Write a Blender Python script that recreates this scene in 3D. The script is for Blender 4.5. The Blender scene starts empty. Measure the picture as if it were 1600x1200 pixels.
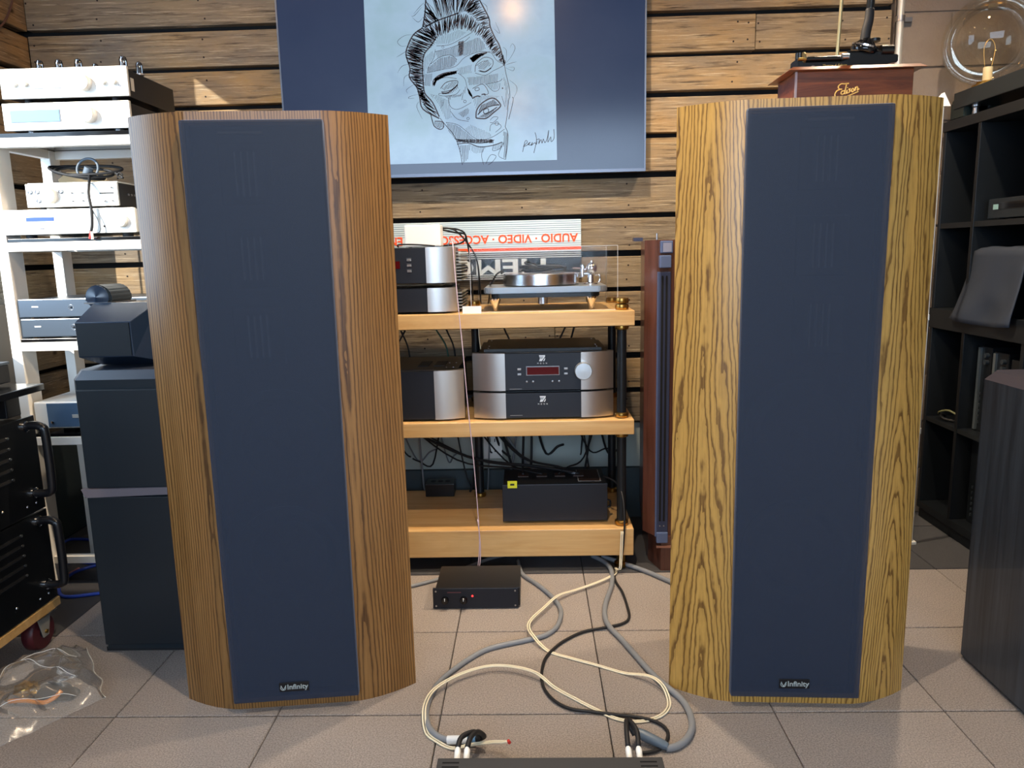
import bpy, bmesh, math, random
from mathutils import Vector, Matrix
random.seed(7)
SC = bpy.context.scene
COL = SC.collection

# ------------------------------------------------------------------ camera
PITCH, ROLL, YAW, FPX, EYE = 0.17339846, 0.0235361, 0.02712426, 1169.65, 1.15
_f = Vector((-math.sin(YAW)*math.cos(PITCH), math.cos(YAW)*math.cos(PITCH), -math.sin(PITCH)))
_r0 = Vector((math.cos(YAW), math.sin(YAW), 0)); _d0 = _f.cross(_r0)
_r = math.cos(ROLL)*_r0 + math.sin(ROLL)*_d0
_d = -math.sin(ROLL)*_r0 + math.cos(ROLL)*_d0
cam_data = bpy.data.cameras.new('camera'); cam = bpy.data.objects.new('camera', cam_data); COL.objects.link(cam)
cam_data.sensor_width = 36; cam_data.lens = 36*FPX/1600; cam_data.clip_start = .02; cam_data.clip_end = 80
_m = Matrix((_r, -_d, -_f)).transposed().to_4x4(); _m.translation = (0, 0, EYE); cam.matrix_world = _m
SC.camera = cam

# ------------------------------------------------------------------ view, sky, sun, windows, ceiling spots
SC.view_settings.view_transform = 'Standard'; SC.view_settings.look = 'None'
SC.view_settings.gamma = 1; SC.view_settings.use_curve_mapping = False
SC.view_settings.exposure = 0.0
W = bpy.data.worlds.new('sky'); SC.world = W; W.use_nodes = True
_bg = W.node_tree.nodes['Background']; _bg.inputs['Color'].default_value = (.45, .66, 1, 1); _bg.inputs['Strength'].default_value = 1.6

def light(name, kind, loc, energy, color, direction=None, **kw):
    l = bpy.data.lights.new(name, kind); l.energy = energy; l.color = color
    for k, v in kw.items(): setattr(l, k, v)
    o = bpy.data.objects.new(name, l); COL.objects.link(o); o.location = loc
    if direction is not None: o.rotation_euler = Vector(direction).to_track_quat('-Z', 'Y').to_euler()
    return o
SUN_DIR = Vector((.55, .72, -.42))
light('sun', 'SUN', (-6, -4, 6), 10, (1, .93, .8), SUN_DIR, angle=.009)
light('front_window_daylight', 'AREA', (-.35, -2.92, 1.75), 150, (.62, .80, 1), (0, 1, -.05), shape='RECTANGLE', size=3.9, size_y=1.7)
light('side_window_daylight', 'AREA', (-2.2, 1.79, 1.735), 26, (.58, .79, 1), (1, 0, -.05), shape='RECTANGLE', size=.95, size_y=1.42)
SPOTS = [(-.08, 1.17, 2.72), (.1, 2.32, 2.72), (1.2, 2.3, 2.72), (-1.1, 2.35, 2.72), (-.1, -1.74, 2.72)]
SPOT_W = [26, 38, 26, 5, 18]

# ------------------------------------------------------------------ helpers
ORIG = {}
def tagged(o, label, cat, group=None):
    o['label'] = label; o['category'] = cat
    if group: o['group'] = group
    return o
def thing(name, label, cat, loc=(0, 0, 0), rotz=0, group=None, local=False):
    o = bpy.data.objects.new(name, None); COL.objects.link(o); o.empty_display_size = .05
    o.location = loc; o.rotation_euler = (0, 0, rotz)
    ORIG[o] = Vector((0, 0, 0)) if (local or rotz) else Vector(loc)
    return tagged(o, label, cat, group)
def add(name, verts, faces, mat, parent=None, smooth=False, mesh=None, label=None):
    if mesh is None:
        off = ORIG.get(parent, Vector((0, 0, 0)))
        mesh = bpy.data.meshes.new(name)
        mesh.from_pydata([Vector(v)-off for v in verts], [], faces)
        mesh.update()
        if smooth: mesh.polygons.foreach_set('use_smooth', [True]*len(mesh.polygons))
        if mat: mesh.materials.append(mat)
    o = bpy.data.objects.new(name, mesh); COL.objects.link(o)
    if parent is not None:
        o.parent = parent; ORIG[o] = ORIG.get(parent, Vector((0, 0, 0)))
    if label: o['label'] = label
    return o
def frombm(name, bm, mat, parent=None, smooth=False, label=None):
    bm.normal_update()
    vs = [v.co.copy() for v in bm.verts]; bm.verts.index_update()
    fs = [[v.index for v in f.verts] for f in bm.faces]; bm.free()
    return add(name, vs, fs, mat, parent, smooth, label=label)
def bm_box(bm, x0, x1, y0, y1, z0, z1):
    vs = [bm.verts.new(p) for p in ((x0,y0,z0),(x1,y0,z0),(x1,y1,z0),(x0,y1,z0),(x0,y0,z1),(x1,y0,z1),(x1,y1,z1),(x0,y1,z1))]
    return [bm.faces.new([vs[i] for i in f]) for f in ((3,2,1,0),(4,5,6,7),(0,1,5,4),(1,2,6,5),(2,3,7,6),(3,0,4,7))]
def box(name, x0, x1, y0, y1, z0, z1, mat, parent=None, bev=0, seg=2, label=None):
    bm = bmesh.new(); bm_box(bm, x0, x1, y0, y1, z0, z1)
    if bev: bmesh.ops.bevel(bm, geom=list(bm.edges), offset=bev, segments=seg, affect='EDGES', profile=.6)
    return frombm(name, bm, mat, parent, label=label)
def boxes(name, lst, mat, parent=None):
    bm = bmesh.new()
    for b in lst: bm_box(bm, *b)
    return frombm(name, bm, mat, parent)
def prism(name, poly, a0, a1, axis, mat, parent=None, bev=0, smooth=False, label=None):
    # poly: 2d points; axis 'z': (x,y), 'y': (x,z), 'x': (y,z)
    def P(p, a): return {'z': (p[0], p[1], a), 'y': (p[0], a, p[1]), 'x': (a, p[0], p[1])}[axis]
    bm = bmesh.new(); n = len(poly)
    A = [bm.verts.new(P(p, a0)) for p in poly]; B = [bm.verts.new(P(p, a1)) for p in poly]
    bm.faces.new(A); bm.faces.new(list(reversed(B)))
    for i in range(n): bm.faces.new((A[i], B[i], B[(i+1) % n], A[(i+1) % n]))
    bmesh.ops.recalc_face_normals(bm, faces=bm.faces)
    if bev: bmesh.ops.bevel(bm, geom=list(bm.edges), offset=bev, segments=2, affect='EDGES')
    o = frombm(name, bm, mat, parent, smooth, label)
    if smooth: o.data.set_sharp_from_angle(angle=.5)
    return o
def axis_frame(axis):
    a = Vector(axis).normalized()
    u = a.orthogonal().normalized() if abs(a.z) < .99 else Vector((1, 0, 0))
    return a, u, a.cross(u)
def lathe(name, prof, mat, parent, base, axis=(0, 0, 1), seg=24, smooth=True, label=None):
    a, u, w = axis_frame(axis); base = Vector(base); vs = []; fs = []; n = len(prof)
    for (r, h) in prof:
        for k in range(seg):
            t = 2*math.pi*k/seg; vs.append(base + a*h + (u*math.cos(t)+w*math.sin(t))*r)
    for i in range(n-1):
        for k in range(seg):
            k2 = (k+1) % seg; fs.append((i*seg+k, i*seg+k2, (i+1)*seg+k2, (i+1)*seg+k))
    if prof[0][0] > 1e-6: fs.append(tuple(reversed(range(seg))))
    if prof[-1][0] > 1e-6: fs.append(tuple(range((n-1)*seg, n*seg)))
    o = add(name, vs, fs, mat, parent, False, label=label)
    if smooth:
        for p in o.data.polygons: p.use_smooth = len(p.vertices) == 4
        o.data.set_sharp_from_angle(angle=.7)
    return o
def cyl(name, base, r, h, mat, parent, axis=(0, 0, 1), seg=20, bev=0, label=None):
    prof = [(r, 0), (r, h)] if not bev else [(r-bev, 0), (r, bev), (r, h-bev), (r-bev, h)]
    return lathe(name, prof, mat, parent, base, axis, seg, label=label)
def smooth_path(pts, sub=5):
    pts = [Vector(p) for p in pts]
    if len(pts) < 3: return pts
    out = []
    for i in range(len(pts)-1):
        p0 = pts[max(i-1, 0)]; p1 = pts[i]; p2 = pts[i+1]; p3 = pts[min(i+2, len(pts)-1)]
        for k in range(sub):
            t = k/sub
            out.append(.5*((2*p1)+(p2-p0)*t+(2*p0-5*p1+4*p2-p3)*t*t+(3*p1-p0-3*p2+p3)*t**3))
    out.append(pts[-1]); return out
def tube_geo(pts, r, seg=8, flat=None):
    vs = []; fs = []; n = len(pts); prev = None
    for i, p in enumerate(pts):
        t = (pts[min(i+1, n-1)]-pts[max(i-1, 0)])
        t = t.normalized() if t.length > 1e-9 else Vector((0, 0, 1))
        if prev is None: u = t.orthogonal().normalized()
        else:
            u = prev - t*prev.dot(t); u = u.normalized() if u.length > 1e-6 else t.orthogonal().normalized()
        prev = u; w = t.cross(u); rr = r(i/(n-1)) if callable(r) else r
        for k in range(seg):
            a = 2*math.pi*k/seg; vs.append(p+(u*math.cos(a)+w*math.sin(a))*rr)
    for i in range(n-1):
        for k in range(seg):
            k2 = (k+1) % seg; fs.append((i*seg+k, i*seg+k2, (i+1)*seg+k2, (i+1)*seg+k))
    fs.append(tuple(reversed(range(seg)))); fs.append(tuple(range((n-1)*seg, n*seg)))
    return vs, fs
def tube(name, pts, r, mat, parent=None, seg=8, sub=5, label=None):
    vs, fs = tube_geo(smooth_path(pts, sub) if sub else [Vector(p) for p in pts], r, seg)
    return add(name, vs, fs, mat, parent, True, label=label)
def text(name, s, size, mat, parent, loc, rot=(math.pi/2, 0, 0), bold=0, sx=1, space=1, align='CENTER', ext=.0006, shear=0, label=None):
    c = bpy.data.curves.new(name, 'FONT'); c.body = s; c.size = size; c.offset = bold; c.extrude = ext; c.resolution_u = 3
    c.align_x = align; c.align_y = 'CENTER'; c.space_character = space; c.shear = shear
    t = bpy.data.objects.new(name+'_curve', c); COL.objects.link(t)
    bpy.context.view_layer.update()
    me = bpy.data.meshes.new_from_object(t.evaluated_get(bpy.context.evaluated_depsgraph_get()))
    bpy.data.objects.remove(t); bpy.data.curves.remove(c)
    from mathutils import Euler
    me.transform(Matrix.Translation(Vector(loc)-ORIG.get(parent, Vector((0, 0, 0)))) @ Euler(rot).to_matrix().to_4x4() @ Matrix.Diagonal((sx, 1, 1, 1)))
    me.materials.clear(); me.materials.append(mat)
    return add(name, None, None, mat, parent, mesh=me, label=label)
def copy_tree(o, parent=None):
    c = o.copy(); COL.objects.link(c); ORIG[c] = ORIG.get(o, Vector((0, 0, 0)))
    if parent is not None: c.parent = parent
    for ch in list(o.children): copy_tree(ch, c)
    return c

# ------------------------------------------------------------------ materials
MATS = {}
def srgb(h):
    c = [int(h[i:i+2], 16)/255 for i in (0, 2, 4)]
    return tuple((x/12.92 if x <= .04045 else ((x+.055)/1.055)**2.4) for x in c)+(1,)
def mat(name, col=None, rough=.5, metal=0, spec=.5, noise=0, nscale=40, bump=0, bscale=200, emit=None, estr=0, coat=0, sheen=0, aniso=0, transmission=0, ior=1.45, stretch=None):
    if name in MATS: return MATS[name]
    m = bpy.data.materials.new(name); m.use_nodes = True; MATS[name] = m
    nt = m.node_tree; b = nt.nodes['Principled BSDF']
    c = srgb(col) if isinstance(col, str) else col
    b.inputs['Base Color'].default_value = c
    b.inputs['Roughness'].default_value = rough; b.inputs['Metallic'].default_value = metal
    b.inputs['Specular IOR Level'].default_value = spec; b.inputs['IOR'].default_value = ior
    b.inputs['Coat Weight'].default_value = coat; b.inputs['Sheen Weight'].default_value = sheen
    b.inputs['Anisotropic'].default_value = aniso; b.inputs['Transmission Weight'].default_value = transmission
    if emit: b.inputs['Emission Color'].default_value = srgb(emit); b.inputs['Emission Strength'].default_value = estr
    if noise or bump:
        tc = nt.nodes.new('ShaderNodeTexCoord'); mp = nt.nodes.new('ShaderNodeMapping'); nt.links.new(tc.outputs['Object'], mp.inputs[0])
        if stretch: mp.inputs['Scale'].default_value = stretch
    if noise:
        n = nt.nodes.new('ShaderNodeTexNoise'); n.inputs['Scale'].default_value = nscale; n.inputs['Detail'].default_value = 4
        nt.links.new(mp.outputs[0], n.inputs['Vector'])
        mx = nt.nodes.new('ShaderNodeMix'); mx.data_type = 'RGBA'
        mx.inputs[6].default_value = tuple(x*(1-noise) for x in c[:3])+(1,); mx.inputs[7].default_value = tuple(min(1, x*(1+noise)) for x in c[:3])+(1,)
        nt.links.new(n.outputs['Fac'], mx.inputs[0]); nt.links.new(mx.outputs[2], b.inputs['Base Color'])
    if bump:
        n2 = nt.nodes.new('ShaderNodeTexNoise'); n2.inputs['Scale'].default_value = bscale; n2.inputs['Detail'].default_value = 3
        nt.links.new(mp.outputs[0], n2.inputs['Vector'])
        bp = nt.nodes.new('ShaderNodeBump'); bp.inputs['Strength'].default_value = bump; bp.inputs['Distance'].default_value = .003
        nt.links.new(n2.outputs['Fac'], bp.inputs['Height']); nt.links.new(bp.outputs[0], b.inputs['Normal'])
    return m
class NT:
    """small node-graph helper"""
    def __init__(s, name):
        s.m = bpy.data.materials.new(name); s.m.use_nodes = True; MATS[name] = s.m
        s.t = s.m.node_tree; s.b = s.t.nodes['Principled BSDF']
    def n(s, kind, **kw):
        x = s.t.nodes.new(kind)
        for k, v in kw.items(): setattr(x, k, v)
        return x
    def l(s, a, b): s.t.links.new(a, b)
    def math(s, op, a, b=None):
        x = s.n('ShaderNodeMath', operation=op)
        for i, v in enumerate((a, b)):
            if v is None: continue
            if isinstance(v, (int, float)): x.inputs[i].default_value = v
            else: s.l(v, x.inputs[i])
        return x.outputs[0]
    def coords(s, scale, kind='Object', offset=None):
        tc = s.n('ShaderNodeTexCoord'); mp = s.n('ShaderNodeMapping'); mp.inputs['Scale'].default_value = scale
        s.l(tc.outputs[kind], mp.inputs[0])
        if offset is not None: s.l(offset, mp.inputs['Location'])
        return mp.outputs[0]
    def noise(s, vec, scale, detail=4, rough=.5, dist=0):
        x = s.n('ShaderNodeTexNoise'); x.inputs['Scale'].default_value = scale; x.inputs['Detail'].default_value = detail
        x.inputs['Roughness'].default_value = rough; x.inputs['Distortion'].default_value = dist
        s.l(vec, x.inputs['Vector']); return x.outputs['Fac']
    def ramp(s, fac, stops):
        x = s.n('ShaderNodeValToRGB'); e = x.color_ramp.elements
        while len(e) < len(stops): e.new(.5)
        for i, (p, c) in enumerate(stops):
            e[i].position = p; e[i].color = srgb(c) if isinstance(c, str) else c
        s.l(fac, x.inputs[0]); return x.outputs[0]
    def mix(s, fac, a, b, mode='MIX'):
        x = s.n('ShaderNodeMix', data_type='RGBA', blend_type=mode)
        for i, v in ((0, fac), (6, a), (7, b)):
            if isinstance(v, (int, float)): x.inputs[i].default_value = v
            elif isinstance(v, (tuple, str)): x.inputs[i].default_value = srgb(v) if isinstance(v, str) else v
            else: s.l(v, x.inputs[i])
        return x.outputs[2]
    def bump(s, h, strength, dist=.002):
        x = s.n('ShaderNodeBump'); x.inputs['Strength'].default_value = strength; x.inputs['Distance'].default_value = dist
        s.l(h, x.inputs['Height']); s.l(x.outputs[0], s.b.inputs['Normal'])
    def rand(s): return s.n('ShaderNodeObjectInfo').outputs['Random']

def make_oak(name, light_c, mid_c, dark_c, period, cath, rough, xoff=0.0, wob=1.0, contrast=1.0):
    # veneer: pores run along z; cathedral arches come from a cone cut plus a slow wobble
    g = NT(name); tc = g.n('ShaderNodeTexCoord'); sp = g.n('ShaderNodeSeparateXYZ'); g.l(tc.outputs['Object'], sp.inputs[0])
    x, y, z = sp.outputs
    slow = g.noise(g.coords((9, 9, .7)), 1.0, 2, .4)
    med = g.noise(g.coords((30, 30, 5)), 1.0, 3, .55)
    jag = g.noise(g.coords((60, 60, 28)), 1.0, 2, .5)
    fine = g.noise(g.coords((420, 420, 9)), 1.0, 2, .6)
    hue = g.noise(g.coords((40, 40, .6)), 1.0, 2, .5)
    ax = g.math('SUBTRACT', g.math('ABSOLUTE', x), .225+xoff)
    rad = g.math('SQRT', g.math('ADD', g.math('MULTIPLY', ax, ax), .00025))
    v = g.math('ADD', g.math('MULTIPLY', rad, 1/period), g.math('MULTIPLY', z, cath))
    v = g.math('ADD', v, g.math('MULTIPLY', slow, 9*wob)); v = g.math('ADD', v, g.math('MULTIPLY', med, 1.9*wob)); v = g.math('ADD', v, g.math('MULTIPLY', jag, .55*wob))
    saw = g.math('FRACT', v)
    line = g.ramp(saw, [(0, (.95, .95, .95, 1)), (.16, (1, 1, 1, 1)), (.36, (.22, .22, .22, 1)), (.62, (0, 0, 0, 1)), (.9, (.25, .25, .25, 1))])
    line = g.math('MULTIPLY', line, g.math('ADD', g.math('MULTIPLY', fine, .8*contrast), .35*contrast))
    base = g.mix(hue, light_c, mid_c)
    base = g.mix(g.ramp(fine, [(.5, (0, 0, 0, 1)), (.8, (.45, .45, .45, 1))]), base, dark_c)
    col = g.mix(line, base, dark_c)
    g.l(col, g.b.inputs['Base Color']); g.b.inputs['Roughness'].default_value = rough; g.b.inputs['Specular IOR Level'].default_value = .55
    g.bump(fine, .10, .001)
    return g.m
OAK_L = make_oak('oak_veneer_brown', 'A07644', '7A542A', '42270F', .0066, .8, .36, -.045, .6, 1.15)
OAK_R = make_oak('oak_veneer_golden', 'CCA258', 'B58A42', '60401C', .0085, 5, .33, .006, 1.1, 1.15)

def make_plank(name, axis):
    g = NT(name); r = g.rand()
    sc = (2.2, 40, 40) if axis == 'x' else (40, 2.2, 40)
    cb = g.n('ShaderNodeCombineXYZ'); 
    for i in range(3): g.l(g.math('MULTIPLY', r, 37+11*i), cb.inputs[i])
    v = g.coords(sc, offset=cb.outputs[0]); v2 = g.coords((3, 3, 7), offset=cb.outputs[0]); v3 = g.coords((1.6, 3, 60), offset=cb.outputs[0])
    grain = g.noise(v, 2.0, 9, .66, .4); blot = g.noise(v2, 1.0, 4, .6); fine = g.noise(v3, 3.0, 6, .75)
    base = g.mix(r, '807058', '9E7F54')
    c1 = g.mix(g.ramp(blot, [(.35, (0, 0, 0, 1)), (.7, (1, 1, 1, 1))]), base, '70665A')
    c2 = g.mix(g.ramp(grain, [(.34, (.9, .9, .9, 1)), (.48, (0, 0, 0, 1))]), c1, '42362A')
    c3 = g.mix(g.ramp(fine, [(.54, (0, 0, 0, 1)), (.74, (.75, .75, .75, 1))]), c2, 'D2C3A6')
    vo = g.n('ShaderNodeTexVoronoi'); vo.inputs['Scale'].default_value = 1; vo.inputs['Randomness'].default_value = 1
    g.l(g.coords((4.2, 4.2, 6.5), offset=cb.outputs[0]), vo.inputs['Vector'])
    knot = g.ramp(vo.outputs['Distance'], [(0, (1, 1, 1, 1)), (.035, (.9, .9, .9, 1)), (.09, (0, 0, 0, 1))])
    c4 = g.mix(knot, c3, '2E2219')
    g.l(c4, g.b.inputs['Base Color']); g.b.inputs['Roughness'].default_value = .8; g.b.inputs['Specular IOR Level'].default_value = .25
    g.bump(g.math('ADD', grain, g.math('MULTIPLY', fine, .4)), .6, .006)
    return g.m
PLANK = make_plank('weathered_plank', 'x'); PLANK_Y = make_plank('weathered_plank_side', 'y')

def make_carpet(name, a, b_):
    g = NT(name); v = g.coords((1, 1, 1), offset=None)
    f = g.noise(v, 260, 3, .7); f2 = g.noise(v, 620, 2, .7); s = g.noise(v, 5, 3, .6)
    col = g.mix(g.ramp(f, [(.3, (0, 0, 0, 1)), (.7, (1, 1, 1, 1))]), a, b_)
    col = g.mix(g.math('MULTIPLY', s, .22), col, '5A4F48')
    rr = g.n('ShaderNodeHueSaturation'); g.l(col, rr.inputs['Color']); g.l(g.math('ADD', g.math('MULTIPLY', g.rand(), .16), .92), rr.inputs['Value'])
    g.l(rr.outputs[0], g.b.inputs['Base Color']); g.b.inputs['Roughness'].default_value = .95; g.b.inputs['Specular IOR Level'].default_value = .1
    g.b.inputs['Sheen Weight'].default_value = .15
    g.bump(g.math('ADD', f, f2), .9, .006); return g.m
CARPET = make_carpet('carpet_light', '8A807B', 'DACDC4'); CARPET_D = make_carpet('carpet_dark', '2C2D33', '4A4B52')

def make_maple(name, a='DDB880', b_='C89C62'):
    g = NT(name); s = g.noise(g.coords((1.3, 14, 14)), 1.5, 6, .6, .8); f = g.noise(g.coords((3, 90, 90)), 1, 3, .6)
    g.l(g.mix(g.math('MULTIPLY', f, .35), g.mix(g.ramp(s, [(.35, (0, 0, 0, 1)), (.65, (1, 1, 1, 1))]), a, b_), '8A5A28'), g.b.inputs['Base Color'])
    g.b.inputs['Roughness'].default_value = .32; return g.m
MAPLE = make_maple('maple_wood'); 
def make_darkwood(name, a, b_, sc, rough=.3):
    g = NT(name); s = g.noise(g.coords(sc), 1.2, 6, .65, .7)
    g.l(g.ramp(s, [(.3, a), (.7, b_)]), g.b.inputs['Base Color']); g.b.inputs['Roughness'].default_value = rough; g.b.inputs['Coat Weight'].default_value = .3; return g.m
MAHOG = make_darkwood('mahogany_box', '432011', '7C4526', (3, 30, 40), .3)
WALNUT = make_darkwood('red_brown_veneer', '46261C', '674034', (30, 30, 2), .35)
ASH = make_darkwood('black_ash', '1C232C', '3A4552', (40, 40, 1.6), .42)

def make_brushed(name, col, sc, rough):
    g = NT(name); s = g.noise(g.coords(sc), 1, 4, .7)
    g.b.inputs['Base Color'].default_value = srgb(col); g.b.inputs['Metallic'].default_value = 1
    r = g.math('ADD', g.math('MULTIPLY', s, .16), rough-.08); g.l(r, g.b.inputs['Roughness'])
    g.bump(s, .12, .0006); return g.m
ALU = make_brushed('brushed_aluminium', 'C9C6C2', (6, 6, 900), .34)
ALU_T = make_brushed('turned_aluminium', 'D6D6D8', (1, 1, 900), .22)
SILVER = mat('silver_panel', 'E4E1DA', .38, .55, noise=.03)
CHROME = mat('chrome', 'E8E8EA', .08, 1)
STEEL = mat('steel', 'B9BABD', .3, 1)
BRASS = mat('brass', 'B08A48', .3, 1, noise=.15, nscale=60)
BLACKM = mat('black_metal', '15171B', .38, .0, .5, bump=.05, bscale=900)
BLACKP = mat('black_plastic', '131418', .3)
BLACKG = mat('black_gloss', '0C0D10', .12, 0, .6)
BLACKR = mat('black_rubber', '17171A', .6)
ANOD = mat('black_anodised_panel', '1B1F28', .42, .2, .5)
DARKGREY = mat('dark_grey_metal', '3A3B3E', .45, .2, bump=.05, bscale=700)
GREYSIL = mat('grey_component', '515D6B', .3, .5)
WHITEP = mat('white_plastic', 'EDEDEA', .35)
WHITEM = mat('white_powder_coat', 'F0EEE8', .4)
RED = mat('red_plastic', 'B8322A', .4)
GOLD = mat('gold_leaf', 'E8C574', .35, .3)
GREYC = mat('grey_cable_jacket', '7C8086', .45)
WHITEC = mat('cream_cable_jacket', 'E3DAC0', .4)
PINKC = mat('pinkish_wire', 'CBB6C2', .4)
BLUEC = mat('blue_braided_cable', '2C4BB0', .45, noise=.5, nscale=500)
YELLOW = mat('yellow_sticker', 'D6D62A', .6)
ORANGE = mat('orange_print', 'E8501E', .55)
PAPERW = mat('sign_white', 'C3D3DA', .5)
SIGNBLK = mat('sign_black', '1A1C22', .4)
SIGNGRY = mat('sign_grey', 'B9C0C4', .45)
MAROON = mat('maroon_rubber', '4A1820', .45, noise=.2)
DARKGAP = mat('dark_gap', '08080A', .9)
DISPLAY = mat('red_display', '3A060C', .15, emit='7A0A14', estr=.12)
LED = mat('red_led', 'FF3030', .3, emit='FF2A2A', estr=4)
LCD = mat('pale_lcd', '6E98B4', .2, emit='6E98B4', estr=.1)
LCDB = mat('blue_lcd', '2C4690', .2, emit='3C5CB0', estr=.1)
def clear(name, tint, gloss, rough=.03, base=.04):
    # thin clear sheet: mostly see-through with a mirror-like film
    g = NT(name); t = g.t; out = t.nodes['Material Output']; t.nodes.remove(g.b)
    tr = g.n('ShaderNodeBsdfTransparent'); tr.inputs[0].default_value = tint
    gl = g.n('ShaderNodeBsdfGlossy'); gl.inputs['Roughness'].default_value = rough; gl.inputs[0].default_value = (1, 1, 1, 1)
    fr = g.n('ShaderNodeFresnel'); fr.inputs[0].default_value = 1.45
    mx = g.n('ShaderNodeMixShader'); g.l(g.math('ADD', g.math('MULTIPLY', fr.outputs[0], gloss), base), mx.inputs[0])
    g.l(tr.outputs[0], mx.inputs[1]); g.l(gl.outputs[0], mx.inputs[2]); g.l(mx.outputs[0], out.inputs[0]); return g.m
ACRYL = clear('clear_acrylic', (.975, .98, .985, 1), .10, .03, .0)
GLASSB = clear('clear_glass', (.985, .96, .90, 1), .5, .03, .01)
def make_film():
    g = NT('clear_bag_film'); t = g.t; out = t.nodes['Material Output']; t.nodes.remove(g.b)
    tr = g.n('ShaderNodeBsdfTransparent'); df = g.n('ShaderNodeBsdfDiffuse'); df.inputs[0].default_value = (.8, .78, .74, 1)
    gl = g.n('ShaderNodeBsdfGlossy'); gl.inputs['Roughness'].default_value = .16
    m1 = g.n('ShaderNodeMixShader'); m1.inputs[0].default_value = .16; m2 = g.n('ShaderNodeMixShader'); lw = g.n('ShaderNodeFresnel'); lw.inputs[0].default_value = 1.35
    g.l(tr.outputs[0], m1.inputs[1]); g.l(df.outputs[0], m1.inputs[2]); g.l(m1.outputs[0], m2.inputs[1]); g.l(gl.outputs[0], m2.inputs[2]); g.l(g.math('MULTIPLY', lw.outputs[0], .5), m2.inputs[0]); g.l(m2.outputs[0], out.inputs[0]); return g.m
BAGM = make_film()
def make_cloth():
    g = NT('grille_cloth'); t = g.t; out = t.nodes['Material Output']
    v = g.coords((1, 1, 1)); f = g.noise(v, 900, 2, .5)
    g.l(g.mix(f, '182233', '29364C'), g.b.inputs['Base Color']); g.b.inputs['Roughness'].default_value = .62
    g.b.inputs['Sheen Weight'].default_value = .35; g.b.inputs['Sheen Tint'].default_value = (.5, .65, 1, 1); g.b.inputs['Specular IOR Level'].default_value = .35
    tr = g.n('ShaderNodeBsdfTransparent'); mx = g.n('ShaderNodeMixShader'); mx.inputs[0].default_value = .26
    g.l(g.b.outputs[0], mx.inputs[1]); g.l(tr.outputs[0], mx.inputs[2]); g.l(mx.outputs[0], out.inputs[0]); return g.m
CLOTH = make_cloth()
def make_paintwall():
    g = NT('painted_block'); v = g.coords((1, 1, 1)); a = g.noise(v, 9, 6, .65); b_ = g.noise(v, 60, 4, .7)
    g.l(g.mix(a, '685C52', '7F7266'), g.b.inputs['Base Color']); g.b.inputs['Roughness'].default_value = .75
    g.bump(g.math('ADD', a, g.math('MULTIPLY', b_, .5)), .55, .01); return g.m
BLOCK = make_paintwall()
PLASTER = mat('plaster', '8C857C', .9, noise=.08, nscale=6)
CEIL = mat('ceiling_paint', '3A3734', .9, noise=.05, nscale=5)

# ------------------------------------------------------------------ the room
def structure(o): o['kind'] = 'structure'; return o
XL, XR, YB, YF, ZC = -1.99, 2.2, 3.15, -3.0, 2.95
fl = structure(box('floor', XL-.1, XR+.1, YF-.1, YB+.1, -.06, -.010, DARKGAP))
T = .42; tile_mesh = {}
for i in range(-5, 6):
    for j in range(-8, 4):
        x0 = -.247+T*i; y0 = 1.722+T*j; x1 = x0+T; y1 = y0+T
        x0c, x1c = max(x0, XL), min(x1, XR); y1c = min(y1, YB)
        if x1c-x0c < .03 or y1c-y0 < .03: continue
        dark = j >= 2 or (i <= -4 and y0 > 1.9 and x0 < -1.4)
        key = (round(x1c-x0c, 3), round(y1c-y0, 3), dark)
        if key not in tile_mesh:
            bm = bmesh.new(); bm_box(bm, .0014, x1c-x0c-.0014, .0024, y1c-y0-.0024, -.0098, 0)
            bmesh.ops.bevel(bm, geom=[e for e in bm.edges if all(v.co.z > -.001 for v in e.verts)], offset=.002, segments=1, affect='EDGES')
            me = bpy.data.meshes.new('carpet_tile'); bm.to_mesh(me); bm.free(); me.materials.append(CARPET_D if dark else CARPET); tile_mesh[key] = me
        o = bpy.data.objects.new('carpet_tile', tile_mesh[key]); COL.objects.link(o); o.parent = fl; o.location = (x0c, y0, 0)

wb = structure(box('wall_back', XL-.1, XR+.1, YB+.03, YB+.13, 0, ZC, DARKGAP))
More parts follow.
